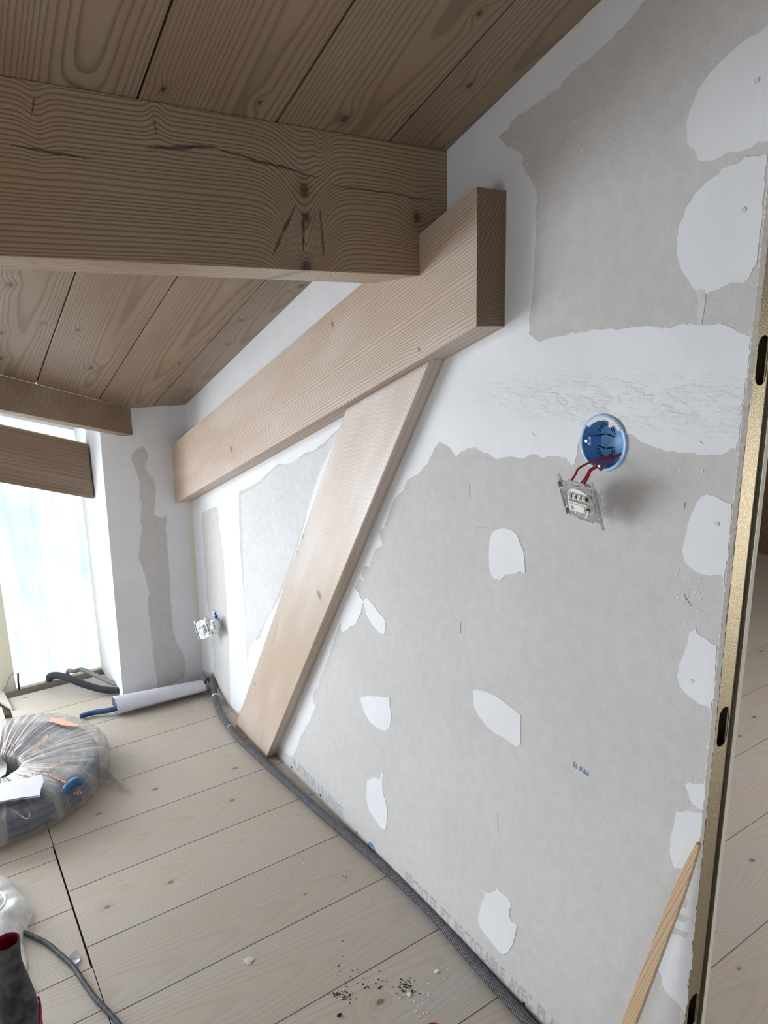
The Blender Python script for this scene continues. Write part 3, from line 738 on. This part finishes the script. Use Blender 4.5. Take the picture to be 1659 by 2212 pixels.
# knockout slots on the back of the cup (visible floor) : bean shaped outlines
def bean(cy, cz, s, n=60, flip=1):
    out = []
    for i in range(n):
        t = 2*pi*i/n; a = .0125*s*cos(t); b = .0068*s*sin(t)+flip*.0035*s*cos(2*t)
        out.append(Vector((WX+.0262, cy+a, cz+b)))
    return out
for flip, dz_ in ((-1, .0155), (1, -.0135)):
    for s in (1.0, 1.32):
        L = bean(cy_+.0165, cz_+dz_-.002, s, 60, flip)
        for j in range(4):
            seg = L[j*15+1:(j+1)*15-0]
            v, f = tube(seg, .00062, 6); obj('knockout_slot', v, f, M_slot, bb)
# ribbed clamp tongue with screw
vs, fs = boxv(WX+.003, WX+.026, cy_+.0265, cy_+.032, cz_-.0065, cz_+.0065)
for i in range(10): vs, fs = merge((vs, fs), boxv(WX+.005+i*.0021, WX+.0060+i*.0021, cy_+.0257, cy_+.0267, cz_-.006, cz_+.006))
obj('clamp_tongue', vs, fs, M_blue, bb)
for yy, zz, xx in ((cy_+.0325, cz_, WX+.001), (cy_+.004, cz_-.0355, WX-.002)):
    vs, fs = lathe([(.0001, -.0012), (.0024, -.0012), (.0030, 0), (.0030, .003)], (xx, yy, zz), 16, 'x')
    a = boxv(xx-.0018, xx-.0008, yy-.0022, yy+.0022, zz-.0004, zz+.0004)
    obj('box_screw', *merge((vs, fs), a), M_steel, bb)
# plaster smear over the rim top
pl = [(cy_+.024*cos(t)+.0, cz_) for t in (0,)]
pts = []
for i in range(26):
    t = radians(40+i*4.2); pts.append((cy_+(boxr+.001)*cos(t), cz_+(boxr+.001)*sin(t)))
for i in range(26):
    t = radians(40+(25-i)*4.2); r_ = boxr-.0045-.003*abs(noise.noise(Vector((i*.7, 0, 5))))-(.006 if 5 < i < 9 else 0); pts.append((cy_+r_*cos(t), cz_+r_*sin(t)))
v, f = cprism(pts, WX-.0030, .0025); obj('plaster_smear', v, f, M_plas, bb)

def mech_xf(c, a, b, g):
    Rm = Matrix.Rotation(a, 4, 'Z') @ Matrix.Rotation(b, 4, 'Y') @ Matrix.Rotation(g, 4, 'X')
    return Matrix.Translation(c) @ Rm
def plate(u0, u1, v0, v1, d0=-.0006, d1=.0006):     # local: front is -X, u to the right = -Y, v up
    return boxv(d0, d1, -u1, -u0, v0, v1)
def mounting_frame(name, xf, parent, s=1.0, R=.0225, part=None, dy=0):
    """square steel frame with round opening, slots, corner lugs and bent side lamellas"""
    b = bmesh.new(); H = .0325
    def lp2(pts):
        vv = [b.verts.new((0, p[0]+dy, p[1])) for p in pts]
        for i in range(len(vv)): b.edges.new((vv[i], vv[(i+1) % len(vv)]))
    o_ = [(-H, -H), (-.016, -H), (-.014, -H-.004), (.014, -H-.004), (.016, -H), (H, -H), (H, -.019), (H-.003, -.017), (H-.003, .017), (H, .019), (H, H), (.016, H), (.014, H+.004), (-.014, H+.004), (-.016, H), (-H, H), (-H, .019), (-H+.003, .017), (-H+.003, -.017), (-H, -.019)]
    lp2(o_)
    R = .0250
    lp2([(R*cos(2*pi*i/40), R*sin(2*pi*i/40)) for i in range(40)])
    for sgn in (1, -1):
        zc = sgn*(H-.0025)
        lp2([(.0085*cos(2*pi*i/16)*(1 if abs(cos(2*pi*i/16)) < .9 else .95), zc+.0021*sin(2*pi*i/16)) for i in range(16)])
        for s2 in (1, -1):
            lp2([(s2*(H-.006)+.0016*cos(2*pi*i/12), sgn*(H-.007)+.0045*sin(2*pi*i/12)) for i in range(12)])
            lp2([(s2*(H-.0128)+.0028*cos(2*pi*i/12), sgn*(H-.0052)+.0012*sin(2*pi*i/12)) for i in range(12)])
    bmesh.ops.triangle_fill(b, use_beauty=True, use_dissolve=False, edges=b.edges[:])
    r = bmesh.ops.extrude_face_region(b, geom=b.faces[:])
    for e in r['geom']:
        if isinstance(e, bmesh.types.BMVert): e.co.x += .0011
    bmesh.ops.recalc_face_normals(b, faces=b.faces); b.verts.index_update()
    V_ = [v.co*s for v in b.verts]; F_ = [tuple(v.index for v in f.verts) for f in b.faces]; b.free()
    for s2 in (1, -1):                           # bent side strips and corner lugs
        for z0, z1 in ((-.030, -.020), (-.016, .016), (.020, .030)):
            y_ = s2*H
            V_, F_ = merge((V_, F_), boxv(-.004*s, .0011*s, (y_-.0007+dy)*s, (y_+.0007+dy)*s, z0*s, z1*s))
    for yy, zz in ((H-.002, H+.003), (-H+.002, H+.003), (-H+.002, -H-.003)):
        V_, F_ = merge((V_, F_), boxv(-.0005*s, .0008*s, (yy-.0026+dy)*s, (yy+.0026+dy)*s, (zz-.007)*s, (zz+.005)*s),
                       lathe([(.0001, -.0006*s), (.0026*s, -.0006*s), (.0026*s, .0006*s), (.0001, .0006*s)], (0, (yy+dy)*s, (zz+.005)*s), 12, 'x'))
    if part is None: return obj(name, V_, F_, M_steel, parent, xf=xf)
    return sub(name, V_, F_, M_steel, part, parent, xf=xf)
def insert(xf, parent, s=1.0, dy=0, R=.0232):
    L = []
    body = lathe([(.0001, .017), (R-.002, .017), (R-.0015, .0), (R-.001, -.001), (.0001, -.001)], (0, 0, 0), 32, 'x')
    V_, F_ = body
    # terminals row
    for i in range(4):
        y_ = .0125-.0083*i
        V_, F_ = merge((V_, F_), boxv(-.0055, 0, y_-.0026, y_+.0026, .0060, .0150), boxv(-.0070, -.0050, y_-.0012, y_+.0020, .0075, .0135))
    V_, F_ = merge((V_, F_), boxv(-.0075, 0, -.0165, .0165, -.0125, .0035), boxv(-.0040, 0, -.019, .019, .0035, .0060))
    V_, F_ = merge((V_, F_), boxv(-.0050, 0, -.0110, .0110, -.0190, -.0120))
    V_ = [(a*s, (b+dy)*s, c*s) for a, b, c in V_]
    o = obj('switch_insert', V_, F_, M_ivory, parent, xf=xf, bevel=.0004)
    def sp(nm, bx, mt):
        vv, ff = bx; sub(nm, [(a*s, (b+dy)*s, c*s) for a, b, c in vv], ff, mt, o, parent, xf=xf)
    sp('rocker_cradle', boxv(-.0095, -.0070, -.0125, .0140, -.0105, .0015), M_white_pl)
    sp('black_contact', boxv(-.0078, -.0068, -.0205, -.0140, -.0050, -.0018), M_black)
    sp('contact_slot', boxv(-.0098, -.0094, .0060, .0110, -.0080, -.0015), simple('shadowed_slot', (.35, .34, .30), .6))
    sp('contact_slot', boxv(-.0098, -.0094, -.0100, -.0055, -.0080, -.0015), M_ivory)
    sp('metal_clip', boxv(-.0060, -.0050, -.0080, .0080, -.0172, -.0135), M_steel)
    sp('metal_strip', boxv(-.0050, -.0038, -.0160, .0165, .0040, .0052), simple('brass_strip', (.42, .36, .28), .4, .6))
    for i in range(4):
        y_ = .0083-.0083*i+.0
        sp('terminal_gap', boxv(-.0054, -.0030, y_-.0010, y_+.0016, .0090, .0130), M_black)
    return o
swc = Vector((.809, .6935, 1.060))
sw = empty('light_switch', swc, 'unmounted light switch with square steel frame hanging on red wires below the blue box', 'light switch')
xf = mech_xf(swc, -.017, -.464, .087)
mounting_frame('mounting_frame', xf, sw, 1.0)
insert(xf, sw, 1.07)
# claws at the side
V_, F_ = [], []
for zz in (.014, 0, -.012, .020):
    V_, F_ = merge((V_, F_), prism([(.006, -.0335, zz), (.008, -.0410, zz+.0015), (.008, -.0335, zz+.004)], (.0012, 0, 0)))
obj('claw', V_, F_, M_ivory, sw, xf=xf)
def wire(pts, r, mat, parent, name='red_wire', seg=10):
    v, f = tube(spline(pts, 12), r, seg); return obj(name, v, f, mat, parent, smooth=True)
W = lambda px, py, x: at(px, py, 0, x)
wire([xf @ Vector((.004, .0145, .030)), W(1243, 1025, .805), W(1250, 1012, .812), W(1272, 1000, .825), W(1292, 994, .838), W(1318, 988, .852), W(1338, 982, .868)], .00165, M_red, sw)
wire([xf @ Vector((.006, -.004, .031)), W(1266, 1030, .806), W(1275, 1014, .812), W(1288, 1008, .82), W(1287, 1003, .826), W(1292, 996, .836), W(1310, 990, .85), W(1338, 984, .870)], .00165, M_red, sw)
wire([xf @ Vector((.006, -.009, .031)), W(1269, 1034, .806), W(1276, 1018, .812), W(1290, 1010, .818), W(1298, 1015, .818), W(1304, 1008, .826), W(1315, 997, .840), W(1330, 988, .856), W(1342, 980, .872)], .00165, M_red, sw)

# second box with its two unmounted mechanisms
b2 = back_box(box2, .036, 'partly plastered blue electrical box low on the wall beside the far corner')
pts = [(box2[0]+.0365*cos(radians(t)), box2[1]+.0365*sin(radians(t))) for t in range(-62, 95, 6)]
pts += [(box2[0]+.004*(1 if i % 2 else -1)+.002-.022*(1-abs(i-4)/4)*0, box2[1]+.036-.008*i) for i in range(0, 8)]
v, f = cprism(pts, WX-.0026, .0025); obj('plaster_smear', v, f, M_plas, b2)
c2 = Vector((.805, 2.400, .3125))
sk = empty('double_socket', c2, 'pair of unmounted socket mechanisms hanging from the low blue box in the corner', 'socket')
xf2 = mech_xf(c2, .34, .07, -.44)
for dy in (.0345, -.0345):
    xs = xf2 @ Matrix.Translation((0, dy, 0)) @ Matrix.Rotation(.12 if dy > 0 else -.25, 4, 'Z')
    mounting_frame('mounting_frame', xs, sk, .92)
    insert(xs, sk, .95)
wire([xf2 @ Vector((.004, -.03, .01)), Vector((.835, 2.385, .335)), Vector((.868, 2.415, .330))], .0016, M_red, sk, 'socket_wire')
wire([xf2 @ Vector((.004, -.02, .005)), Vector((.835, 2.395, .318)), Vector((.868, 2.425, .318))], .0016, M_black, sk, 'socket_wire')

# ------------------------------------------------------------------ conduits
fl = lambda px, py, z=0: at(px, py, 2, z)
GR = .0105
pts = [Vector((.875, 2.53, .055)), Vector((.848, 2.515, .060)), at(461, 1478, 2, .045), at(464, 1500, 2, .025)] + [fl(*p, .0115) for p in
       ((471, 1528), (486, 1556), (512, 1590), (545, 1622), (575, 1650), (640, 1708), (700, 1762), (780, 1830), (850, 1892), (930, 1970), (1000, 2050), (1070, 2130), (1125, 2190), (1160, 2230), (1230, 2310))]
v, f = ribbed(pts, GR, .0046, 14, .13)
gc = empty('corrugated_conduit', (.8, 1.6, 0), 'long grey corrugated conduit lying on the floor along the plasterboard wall', 'conduit')
obj('conduit_sleeve', v, f, M_grey, gc)
P_ = spline(pts, 24)
i = min(range(len(P_)), key=lambda k: (P_[k]-at(462, 1505, 2, .022)).length)
v, f = tube(P_[i-1:i+2], .0125, 16); obj('tape_ring', v, f, M_white_pl, gc)
i = min(range(len(P_)), key=lambda k: (P_[k]-fl(494, 1572, .012)).length)
v, f = tube(P_[i:i+2], .0111, 16); obj('paint_mark', v, f, M_white_pl, gc)
# hole with crumpled sleeve in the corner
v, f = boxv(.835, .8497, 2.49, 2.56, .0, .075)
rr = random.Random(9); V_, F_ = [], []
n1, n2 = 14, 10
for i in range(n1+1):
    for j in range(n2+1):
        a = pi*i/n1; b = j/n2
        rad = .025+.008*noise.noise(Vector((a*2.2, b*3, 1)))
        V_.append(Vector((.826+rad*cos(a)*.7, 2.575-.045*b, .024+rad*sin(a)*1.1)))
for i in range(n1):
    for j in range(n2): k = i*(n2+1)+j; F_.append((k, k+1, k+n2+2, k+n2+1))
o = obj('crumpled_sleeve', V_, F_, simple('grey_felt', (.22, .23, .23), .9, nz=.3, nscale=50)); m_ = o.modifiers.new('s', 'SOLIDIFY'); m_.thickness = .002
tag(o, 'crumpled grey pipe sleeve stuffed in the floor corner beside the paper roll', 'sleeve')
bc = [Vector((.828, 2.560, .034)), Vector((.80, 2.535, .032)), Vector((.70, 2.530, .030)), Vector((.49, 2.548, .024)), fl(200, 1540, .015), fl(172, 1548, .0125)]
v, f = ribbed(bc, .0095, .004, 12, .05)
tag(obj('blue_conduit', v, f, M_bluec), 'straight blue conduit coming out of the paper roll towards the wrapped coil', 'conduit')
# loosely rolled paper around it
V_, F_ = [], []; na, nl = 36, 12
for j in range(nl+1):
    t = j/nl; c = Vector((.482, 2.548, 0)).lerp(Vector((.812, 2.528, 0)), t); R0 = .041*(1-t)+.029*t
    for i in range(na+1):
        a = radians(-8+(338*i/na)); r_ = R0*(1-.16*i/na)
        sq_ = 1+.10*cos(3*a)
        V_.append(Vector((c.x+.002*sin(i*1.7)*(1 if j in (0, nl) else 0), c.y-r_*cos(a)*sq_*1.12, max(.001, R0*.86+.001+r_*sin(a)*.86))))
for j in range(nl):
    for i in range(na): k = j*(na+1)+i; F_.append((k, k+1, k+na+2, k+na+1))
o = obj('paper_roll', V_, F_, M_paper); m_ = o.modifiers.new('s', 'SOLIDIFY'); m_.thickness = .0008
tag(o, 'white sheet of paper rolled around the blue conduit on the floor', 'paper')
# hoses in the dormer
v, f = ribbed([Vector((.60, 2.70, .022)), fl(262, 1490, .022), fl(225, 1490, .024), fl(180, 1478, .040), at(150, 1466, 2, .055), at(125, 1459, 2, .055), at(108, 1461, 2, .040), Vector((.335, 3.03, -.01)), Vector((.34, 3.05, -.05))], .0125, .0045, 14)
tag(obj('corrugated_hose', v, f, M_hose), 'thick black corrugated hose arching out of the dormer cheek to the window edge', 'hose')
v, f = tube(spline([Vector((.60, 2.74, .030)), fl(262, 1479, .03), fl(235, 1472, .034), fl(205, 1458, .045), at(178, 1447, 2, .050), at(160, 1450, 2, .045), Vector((.405, 3.01, .02)), Vector((.40, 3.04, -.04))], 12), .0085, 14)
tag(obj('smooth_pipe', v, f, M_grey, smooth=True), 'thinner smooth grey pipe arching behind the black hose in the dormer', 'pipe')
v, f = boxv(.21, .222, 2.955, 2.962, 0, .066)
e = empty('cable_end', at(41, 1488, 2, 0), 'short dark cable end with a thin looped wire standing at the window post', 'cable')
p0, p1 = at(42, 1490, 2, .0), at(39, 1455, 1, at(42, 1490, 2, 0).y)
v, f = tube([p0, (p0+p1)/2+Vector((-.002, 0, 0)), p1], .0028*1.2, 10); obj('cable_jacket', v, f, M_black, e)
yy = p0.y
v, f = tube(spline([p1, at(30, 1454, 1, yy), at(22, 1460, 1, yy), at(14, 1480, 1, yy), at(10, 1492, 1, yy)], 8), .0009, 8); obj('thin_wire', v, f, M_hose, e)
# wooden offcut over the floor gap
P = [at(-30, 1475, 2, .012), at(2, 1489, 2, .012), at(10, 1497, 2, .012), at(26, 1529, 2, .012), at(-30, 1494, 2, .012)]
v, f = prism(P, (0, 0, -.014)); tag(obj('board_offcut', v, f, M_floor, bevel=.001), 'pale board offcut lying across the floor gap at the left picture edge', 'board')
P = [at(-40, 1500, 2, .0), at(0, 1500, 2, .0), at(30, 1541, 2, .0), at(-30, 1541, 2, 0)]

# ------------------------------------------------------------------ wrapped coil
CC = Vector((.075, 2.275, 0)); Ro, Ri, Hc = .318, .062, .096
coil = empty('conduit_coil', CC, 'coil of blue conduit wrapped in dusty clear plastic film lying on the floor', 'coil')
for lz in range(3):
    for k in range(6):
        r_ = .135+.0280*k
        path = [CC+Vector((r_*cos(2*pi*i/96), r_*sin(2*pi*i/96), .018+.0235*lz+.001*sin(i*.3+k))) for i in range(96)]
        v, f = tube(path, .0112, 8, closed=True); obj('coil_turn', v, f, M_bluec, coil, smooth=True)
V_, F_ = [], []; nt_, npz = 420, 40
for i in range(nt_):
    th = 2*pi*i/nt_
    for j in range(npz):
        ph = 2*pi*j/npz
        e_ = .42; c_, s_ = cos(ph), sin(ph)
        a = (Ro-Ri)/2; mid = (Ro+Ri)/2
        rr_ = mid+a*(abs(c_)**e_)*(1 if c_ > 0 else -1)
        zz = Hc/2+Hc/2*(abs(s_)**e_)*(1 if s_ > 0 else -1)
        w = noise.noise(Vector((cos(th)*9, sin(th)*9, 4+rr_*3)))*.5+noise.noise(Vector((cos(th)*26, sin(th)*26, rr_*6)))*.5
        w2 = 1-abs(noise.noise(Vector((cos(th+rr_*1.2)*16, sin(th+rr_*1.2)*16, rr_*2))))*2
        topw = max(0, s_)
        zz += topw*(.006*w+.007*max(0, w2-.55)); zz -= topw*.016*max(0, (mid-rr_)/a)
        zz += .010*topw*noise.noise(Vector((cos(th)*2, sin(th)*2, 1)))
        rr_ += .006*w*(1 if c_ > 0 else .5)+.008*noise.noise(Vector((cos(th)*3, sin(th)*3, 7)))
        V_.append(CC+Vector((rr_*cos(th), rr_*sin(th), max(.0015, zz))))
for i in range(nt_):
    for j in range(npz): F_.append((i*npz+j, ((i+1) % nt_)*npz+j, ((i+1) % nt_)*npz+(j+1) % npz, i*npz+(j+1) % npz))
obj('plastic_wrap', V_, F_, M_film, coil, smooth=True)
# loose tail of film on the floor at the right
def sheet(name, pxs, mat, parent, z0, hgt, seed, rings=7, label=None, cat=None):
    out = [Vector(at(*p, 2, z0)) for p in pxs]; c = sum(out, Vector())/len(out); n = len(out)
    V_ = [c+Vector((0, 0, hgt))]; F_ = []
    for k in range(1, rings+1):
        t = k/rings
        for i, p in enumerate(out):
            q = c.lerp(p, t); q.z = z0+hgt*sqrt(max(0, 1-t*t))*1.0+.30*hgt*noise.noise(Vector((q.x*28, q.y*28, seed)))*(1-t**3)+.0012*(1+sin(i*2.3+k))*.5
            V_.append(q)
    for i in range(n): F_.append((0, 1+i, 1+(i+1) % n))
    for k in range(rings-1):
        for i in range(n): a = 1+k*n+i; b = 1+k*n+(i+1) % n; F_.append((a, b, b+n, a+n))
    return obj(name, V_, F_, mat, parent, smooth=True)
def dens(P, k=5):
    out = []
    Q = spline([Vector((a, b, 0)) for a, b in P]+[Vector((*P[0], 0))], k)[:-1]
    return [(q.x, q.y) for q in Q]
sheet('film_tail', dens([(165, 1640), (215, 1650), (240, 1665), (262, 1685), (268, 1700), (282, 1717), (262, 1706), (245, 1690), (220, 1682), (175, 1670)]), M_film, coil, .003, .022, 3)
# blue conduit end poking out through the film
a_, b_ = at(146, 1702, 2, .090), at(166, 1688, 2, .092)
v, f = ribbed([a_-Vector((.007, .006, .010)), a_, (a_+b_)/2+Vector((0, 0, .003)), b_, b_+Vector((.006, .006, -.012))], .0125, .004, 14, .05)
obj('exposed_conduit', v, f, simple('bright_blue_conduit', (.04, .13, .30), .35), coil)
def strokes(px0, px1, n, amp, z, width=.0016, seed=0):       # row of smeared printed letters on the film
    rr = random.Random(seed); V_, F_ = [], []
    for i in range(n):
        t = i/(n-1); x_ = px0[0]+(px1[0]-px0[0])*t; y_ = px0[1]+(px1[1]-px0[1])*t
        P = [at(x_+rr.uniform(-1, 1), y_-amp*rr.uniform(.6, 1), 2, z), at(x_+2+rr.uniform(-1, 1), y_, 2, z), at(x_+rr.uniform(1, 5), y_+amp*rr.uniform(.2, .9), 2, z)]
        v, f = tube(spline(P, 4), width, 5); V_, F_ = merge((V_, F_), (v, f))
    return V_, F_
for args in (((2, 1588), (28, 1612), 8, 4, .103, .0013, 1), ((72, 1625), (100, 1590), 9, 4, .106, .0013, 2), ((48, 1676), (140, 1646), 16, 3, .106, .0012, 3), ((103, 1674), (140, 1690), 9, 4, .104, .0013, 4), ((160, 1716), (172, 1712), 3, 4, .075, .0020, 6)):
    obj('orange_lettering', *strokes(*args), M_orange, coil)
P = [(104, 1558), (112, 1552), (130, 1553), (150, 1560), (172, 1566), (166, 1570), (150, 1568), (136, 1567), (120, 1562)]
v, f = prism([at(*p, 2, .108) for p in P], (0, 0, .0015)); obj('orange_label', v, f, simple('orange_label_paper', (.72, .38, .27), .6), coil)
v, f = tube(spline([at(12, 1742, 2, .085), at(35, 1755, 2, .082), at(55, 1768, 2, .08), at(64, 1763, 2, .08), at(62, 1750, 2, .082)], 8), .0011, 8)
obj('tie_wire', v, f, M_clear, coil)
def paperstack(px, z, n, seed, label, grp=None, mat=M_paper):
    rr = random.Random(seed); e = None; V_, F_ = [], []
    for k in range(n):
        P = [at(a+rr.uniform(-3, 3)*(k > 0), b+rr.uniform(-2, 2)*(k > 0)+k*1.0, 2, z-.002*k) for a, b in px]
        V_, F_ = merge((V_, F_), prism(P, (0, 0, -.0008)))
    return tag(obj('folded_paper', V_, F_, mat), label, 'paper')
paperstack([(-60, 1702), (0, 1692), (60, 1680), (91, 1672), (94, 1690), (88, 1703), (86, 1718), (50, 1722), (0, 1731), (-60, 1742)], .118, 3, 2, 'folded white paper sheets lying on top of the wrapped coil')
P = [at(*p, 2, .05) for p in [(-40, 1640), (3, 1634), (6, 1643), (14, 1650), (14, 1662), (12, 1672), (0, 1680), (-40, 1690)]]
v, f = prism(P, (0, 0, -.001)); tag(obj('crumpled_paper', v, f, M_paper2), 'crumpled grey paper in the hole of the wrapped coil', 'paper')
v, f = ribbed([fl(-40, 1640, .03), fl(0, 1632, .03), fl(40, 1630, .03)], .012, .004, 12, .05)
obj('inner_conduit', v, f, M_bluec, coil)

# ------------------------------------------------------------------ bag, tool, cord and bits near the camera
o = sheet('plastic_bag', dens([(-90, 1880), (-30, 1890), (18, 1903), (45, 1935), (72, 1968), (60, 2000), (50, 2030), (20, 2080), (-60, 2120), (-120, 2000)]), M_bag, None, .002, .045, 5, 9)
tag(o, 'crumpled translucent white plastic bag at the lower left edge', 'bag')
sheet('bag_skirt', dens([(-20, 2030), (40, 2030), (55, 2060), (60, 2085), (55, 2115), (60, 2125), (78, 2136), (60, 2155), (40, 2165), (-20, 2170)]), M_bag, o, .002, .008, 9, 6)
v, f = tube([at(-30+0, 1990, 2, .02)+Vector((.045*cos(t*2*pi/40), .045*sin(t*2*pi/40), .04)) for t in range(40)], .003, 8, closed=True)
tag(obj('white_ring', v, f, M_white_pl, smooth=True), 'thin white plastic ring resting on the crumpled bag', 'ring')
tc = at(14, 2036, 2, .30)
tool = empty('hand_tool', (tc.x, tc.y, 0), 'upright dusty black tool with open dark red mouth at the lower left corner', 'tool')
L = lambda prof: lathe(prof, (tc.x, tc.y, 0), 40)
v, f = L([(.0001, 0), (.034, 0), (.036, .02), (.035, .12), (.031, .18), (.026, .21), (.0215, .235), (.0195, .25), (.0185, .262), (.0193, .275), (.0205, .290), (.0214, .298), (.0210, .3025), (.0198, .3030)]); obj('tool_body', v, f, M_tool, tool, smooth=True)
v, f = L([(.0198, .3030), (.0190, .3015), (.0180, .294), (.0165, .25), (.0001, .248)]); obj('red_mouth', v, f, M_maroon, tool, smooth=True)
v, f = tube([Vector((tc.x+.0352*cos(a), tc.y+.0352*sin(a), .10+.06*k/10)) for k, a in enumerate([-1.2+.14*i for i in range(11)])], .002, 8); obj('red_stripe', v, f, simple('bright_red_trim', (.45, .02, .04), .35), tool)
v, f = tube(spline([fl(48, 2013, .0062), fl(70, 2022, .006), fl(100, 2037, .0055), fl(128, 2060, .0055), fl(158, 2088, .0055), fl(180, 2120, .0055), fl(205, 2155, .0055), fl(232, 2184, .0055), fl(255, 2210, .0055), fl(300, 2260, .0055)], 12), .0052, 14)
tag(obj('power_cord', v, f, M_cord, smooth=True), 'black rubber cord with plaster smears curving over the floor gap', 'cord')
e = empty('plastic_cap', fl(160, 2075), 'small clear plastic cap with hinged lid on the floor beside the cord', 'cap')  # a clear plastic cap with two lobes
c = fl(160, 2078)
v, f = lathe([(.0001, .001), (.011, .001), (.0135, .004), (.0125, .0045), (.010, .002), (.0001, .002)], c, 24); obj('cap_cup', v, f, M_clear, e, smooth=True)
c = fl(158, 2066)
v, f = lathe([(.0001, .004), (.010, .004), (.0125, .006), (.0115, .0062), (.0001, .005)], (0, 0, 0), 24)
obj('cap_lid', [Matrix.Translation(c) @ Matrix.Rotation(.45, 4, 'Z') @ Matrix.Rotation(.5, 4, 'X') @ Matrix.Diagonal((1, .6, 1, 1)) @ Vector(p) for p in v], f, M_clear, e, smooth=True)
def chunk(name, px, py, r, mat, label, cat, seed, flat=.35, grp=None):
    rr = random.Random(seed); c = fl(px, py); V_, F_ = [], []
    bm = bmesh.new(); bmesh.ops.create_icosphere(bm, subdivisions=2, radius=1)
    for v in bm.verts:
        k = 1+.45*noise.noise(v.co*1.6+Vector((seed, 0, 0))); v.co = Vector((v.co.x*k*r, v.co.y*k*r*.8, (v.co.z*k+1)*r*flat))+c
    bm.verts.index_update(); V_ = [v.co.copy() for v in bm.verts]; F_ = [tuple(v.index for v in f.verts) for f in bm.faces]; bm.free()
    z0 = min(v.z for v in V_); V_ = [v-Vector((0, 0, z0)) for v in V_]
    return tag(obj(name, V_, F_, mat), label, cat, grp)
chunk('plaster_chip', 537, 2076, .012, simple('chip_plaster', (.60, .58, .55), .6), 'pale flat plaster chip alone on the floor boards', 'chip', 1, .10)
chunk('paint_flake', 943, 2099, .006, M_white, 'small white flake on the floor near the conduit', 'flake', 2, .2)
chunk('putty_flake', 884, 2149, .006, M_white, 'small white flake beside the black crumbs on the floor', 'flake', 3, .2)
chunk('rubber_crumb', 733, 2194, .005, M_blk, 'curved dark rubber bit on the floor at the bottom edge', 'crumb', 4, .3)
V_, F_ = [], []; rr = random.Random(21)
for cx_, cy2, n, sx, sy_ in ((875, 2133, 60, 9, 9), (740, 2150, 60, 16, 5), (800, 2128, 30, 35, 6), (750, 2100, 14, 30, 14), (895, 2142, 8, 5, 3), (743, 1893, 3, 6, 3), (735, 2095, 8, 30, 30)):
    for i in range(n):
        c = fl(rr.gauss(cx_, sx), rr.gauss(cy2, sy_)); r_ = rr.uniform(.0004, .0014)
        V_, F_ = merge((V_, F_), boxv(c.x-r_, c.x+r_*rr.uniform(.5, 1.5), c.y-r_, c.y+r_*rr.uniform(.5, 1.2), 0, r_*.7))
tag(obj('black_grit', V_, F_, M_blk), 'scatter of black grit on the floor boards near the bottom edge', 'grit', kind='stuff')
V_, F_ = [], []
for cx_, cy2, n, sx, sy_ in ((470, 1520, 90, 20, 18), (900, 2160, 60, 50, 30), (560, 1600, 50, 40, 40), (800, 1900, 60, 160, 100), (430, 1510, 50, 16, 8)):
    for i in range(n):
        c = fl(rr.gauss(cx_, sx), rr.gauss(cy2, sy_)); r_ = rr.uniform(.0004, .0016)
        if c.x > .822 or c.y > 2.6: continue
        V_, F_ = merge((V_, F_), boxv(c.x-r_, c.x+r_*rr.uniform(.5, 1.5), c.y-r_, c.y+r_*rr.uniform(.5, 1.2), 0, r_*.6))
tag(obj('plaster_crumbs', V_, F_, M_plas), 'white plaster crumbs scattered on the floor along the wall', 'crumbs', kind='stuff')
c = at(936, 2226, 2, .03)
e = empty('red_tube', (c.x, c.y, 0), 'dark red round tube end just visible at the bottom edge', 'tube')
v, f = lathe([(.0001, 0), (.017, 0), (.0175, .028), (.0165, .031), (.0135, .031), (.013, .012), (.0001, .012)], (c.x, c.y, 0), 32); obj('tube_shell', v, f, simple('matt_red', (.36, .05, .07), .4), e, smooth=True)
# leaning stick
top = at(1510, 1822, 0, .8425); bot_ = at(1352, 2230, 0, .800); bot2 = bot_+(bot_-top)*.25
path = [top, top.lerp(bot_, .3)+Vector((0, .001, 0)), bot_, bot2]
P_ = spline(path, 10); V_, F_ = [], []
for i, p in enumerate(P_):
    t = i/(len(P_)-1); wd_ = .0030+.0050*min(1, t*3.2)**.8+.0035*t; th_ = .0035+.002*t
    for a, b in ((-1, -1), (1, -1), (1, 1), (-1, 1)):
        V_.append(p+Vector((b*th_, a*wd_*.95, a*wd_*.30)))
for i in range(len(P_)-1):
    for k in range(4): F_.append((i*4+k, i*4+(k+1) % 4, (i+1)*4+(k+1) % 4, (i+1)*4+k))
F_ += [(0, 1, 2, 3), tuple((len(P_)-1)*4+k for k in (3, 2, 1, 0))]
tag(obj('wooden_stick', V_, F_, M_stick, bevel=.001), 'narrow split wooden stick leaning against the wall near the steel stud', 'stick')
# cover strip at the dormer cheek foot
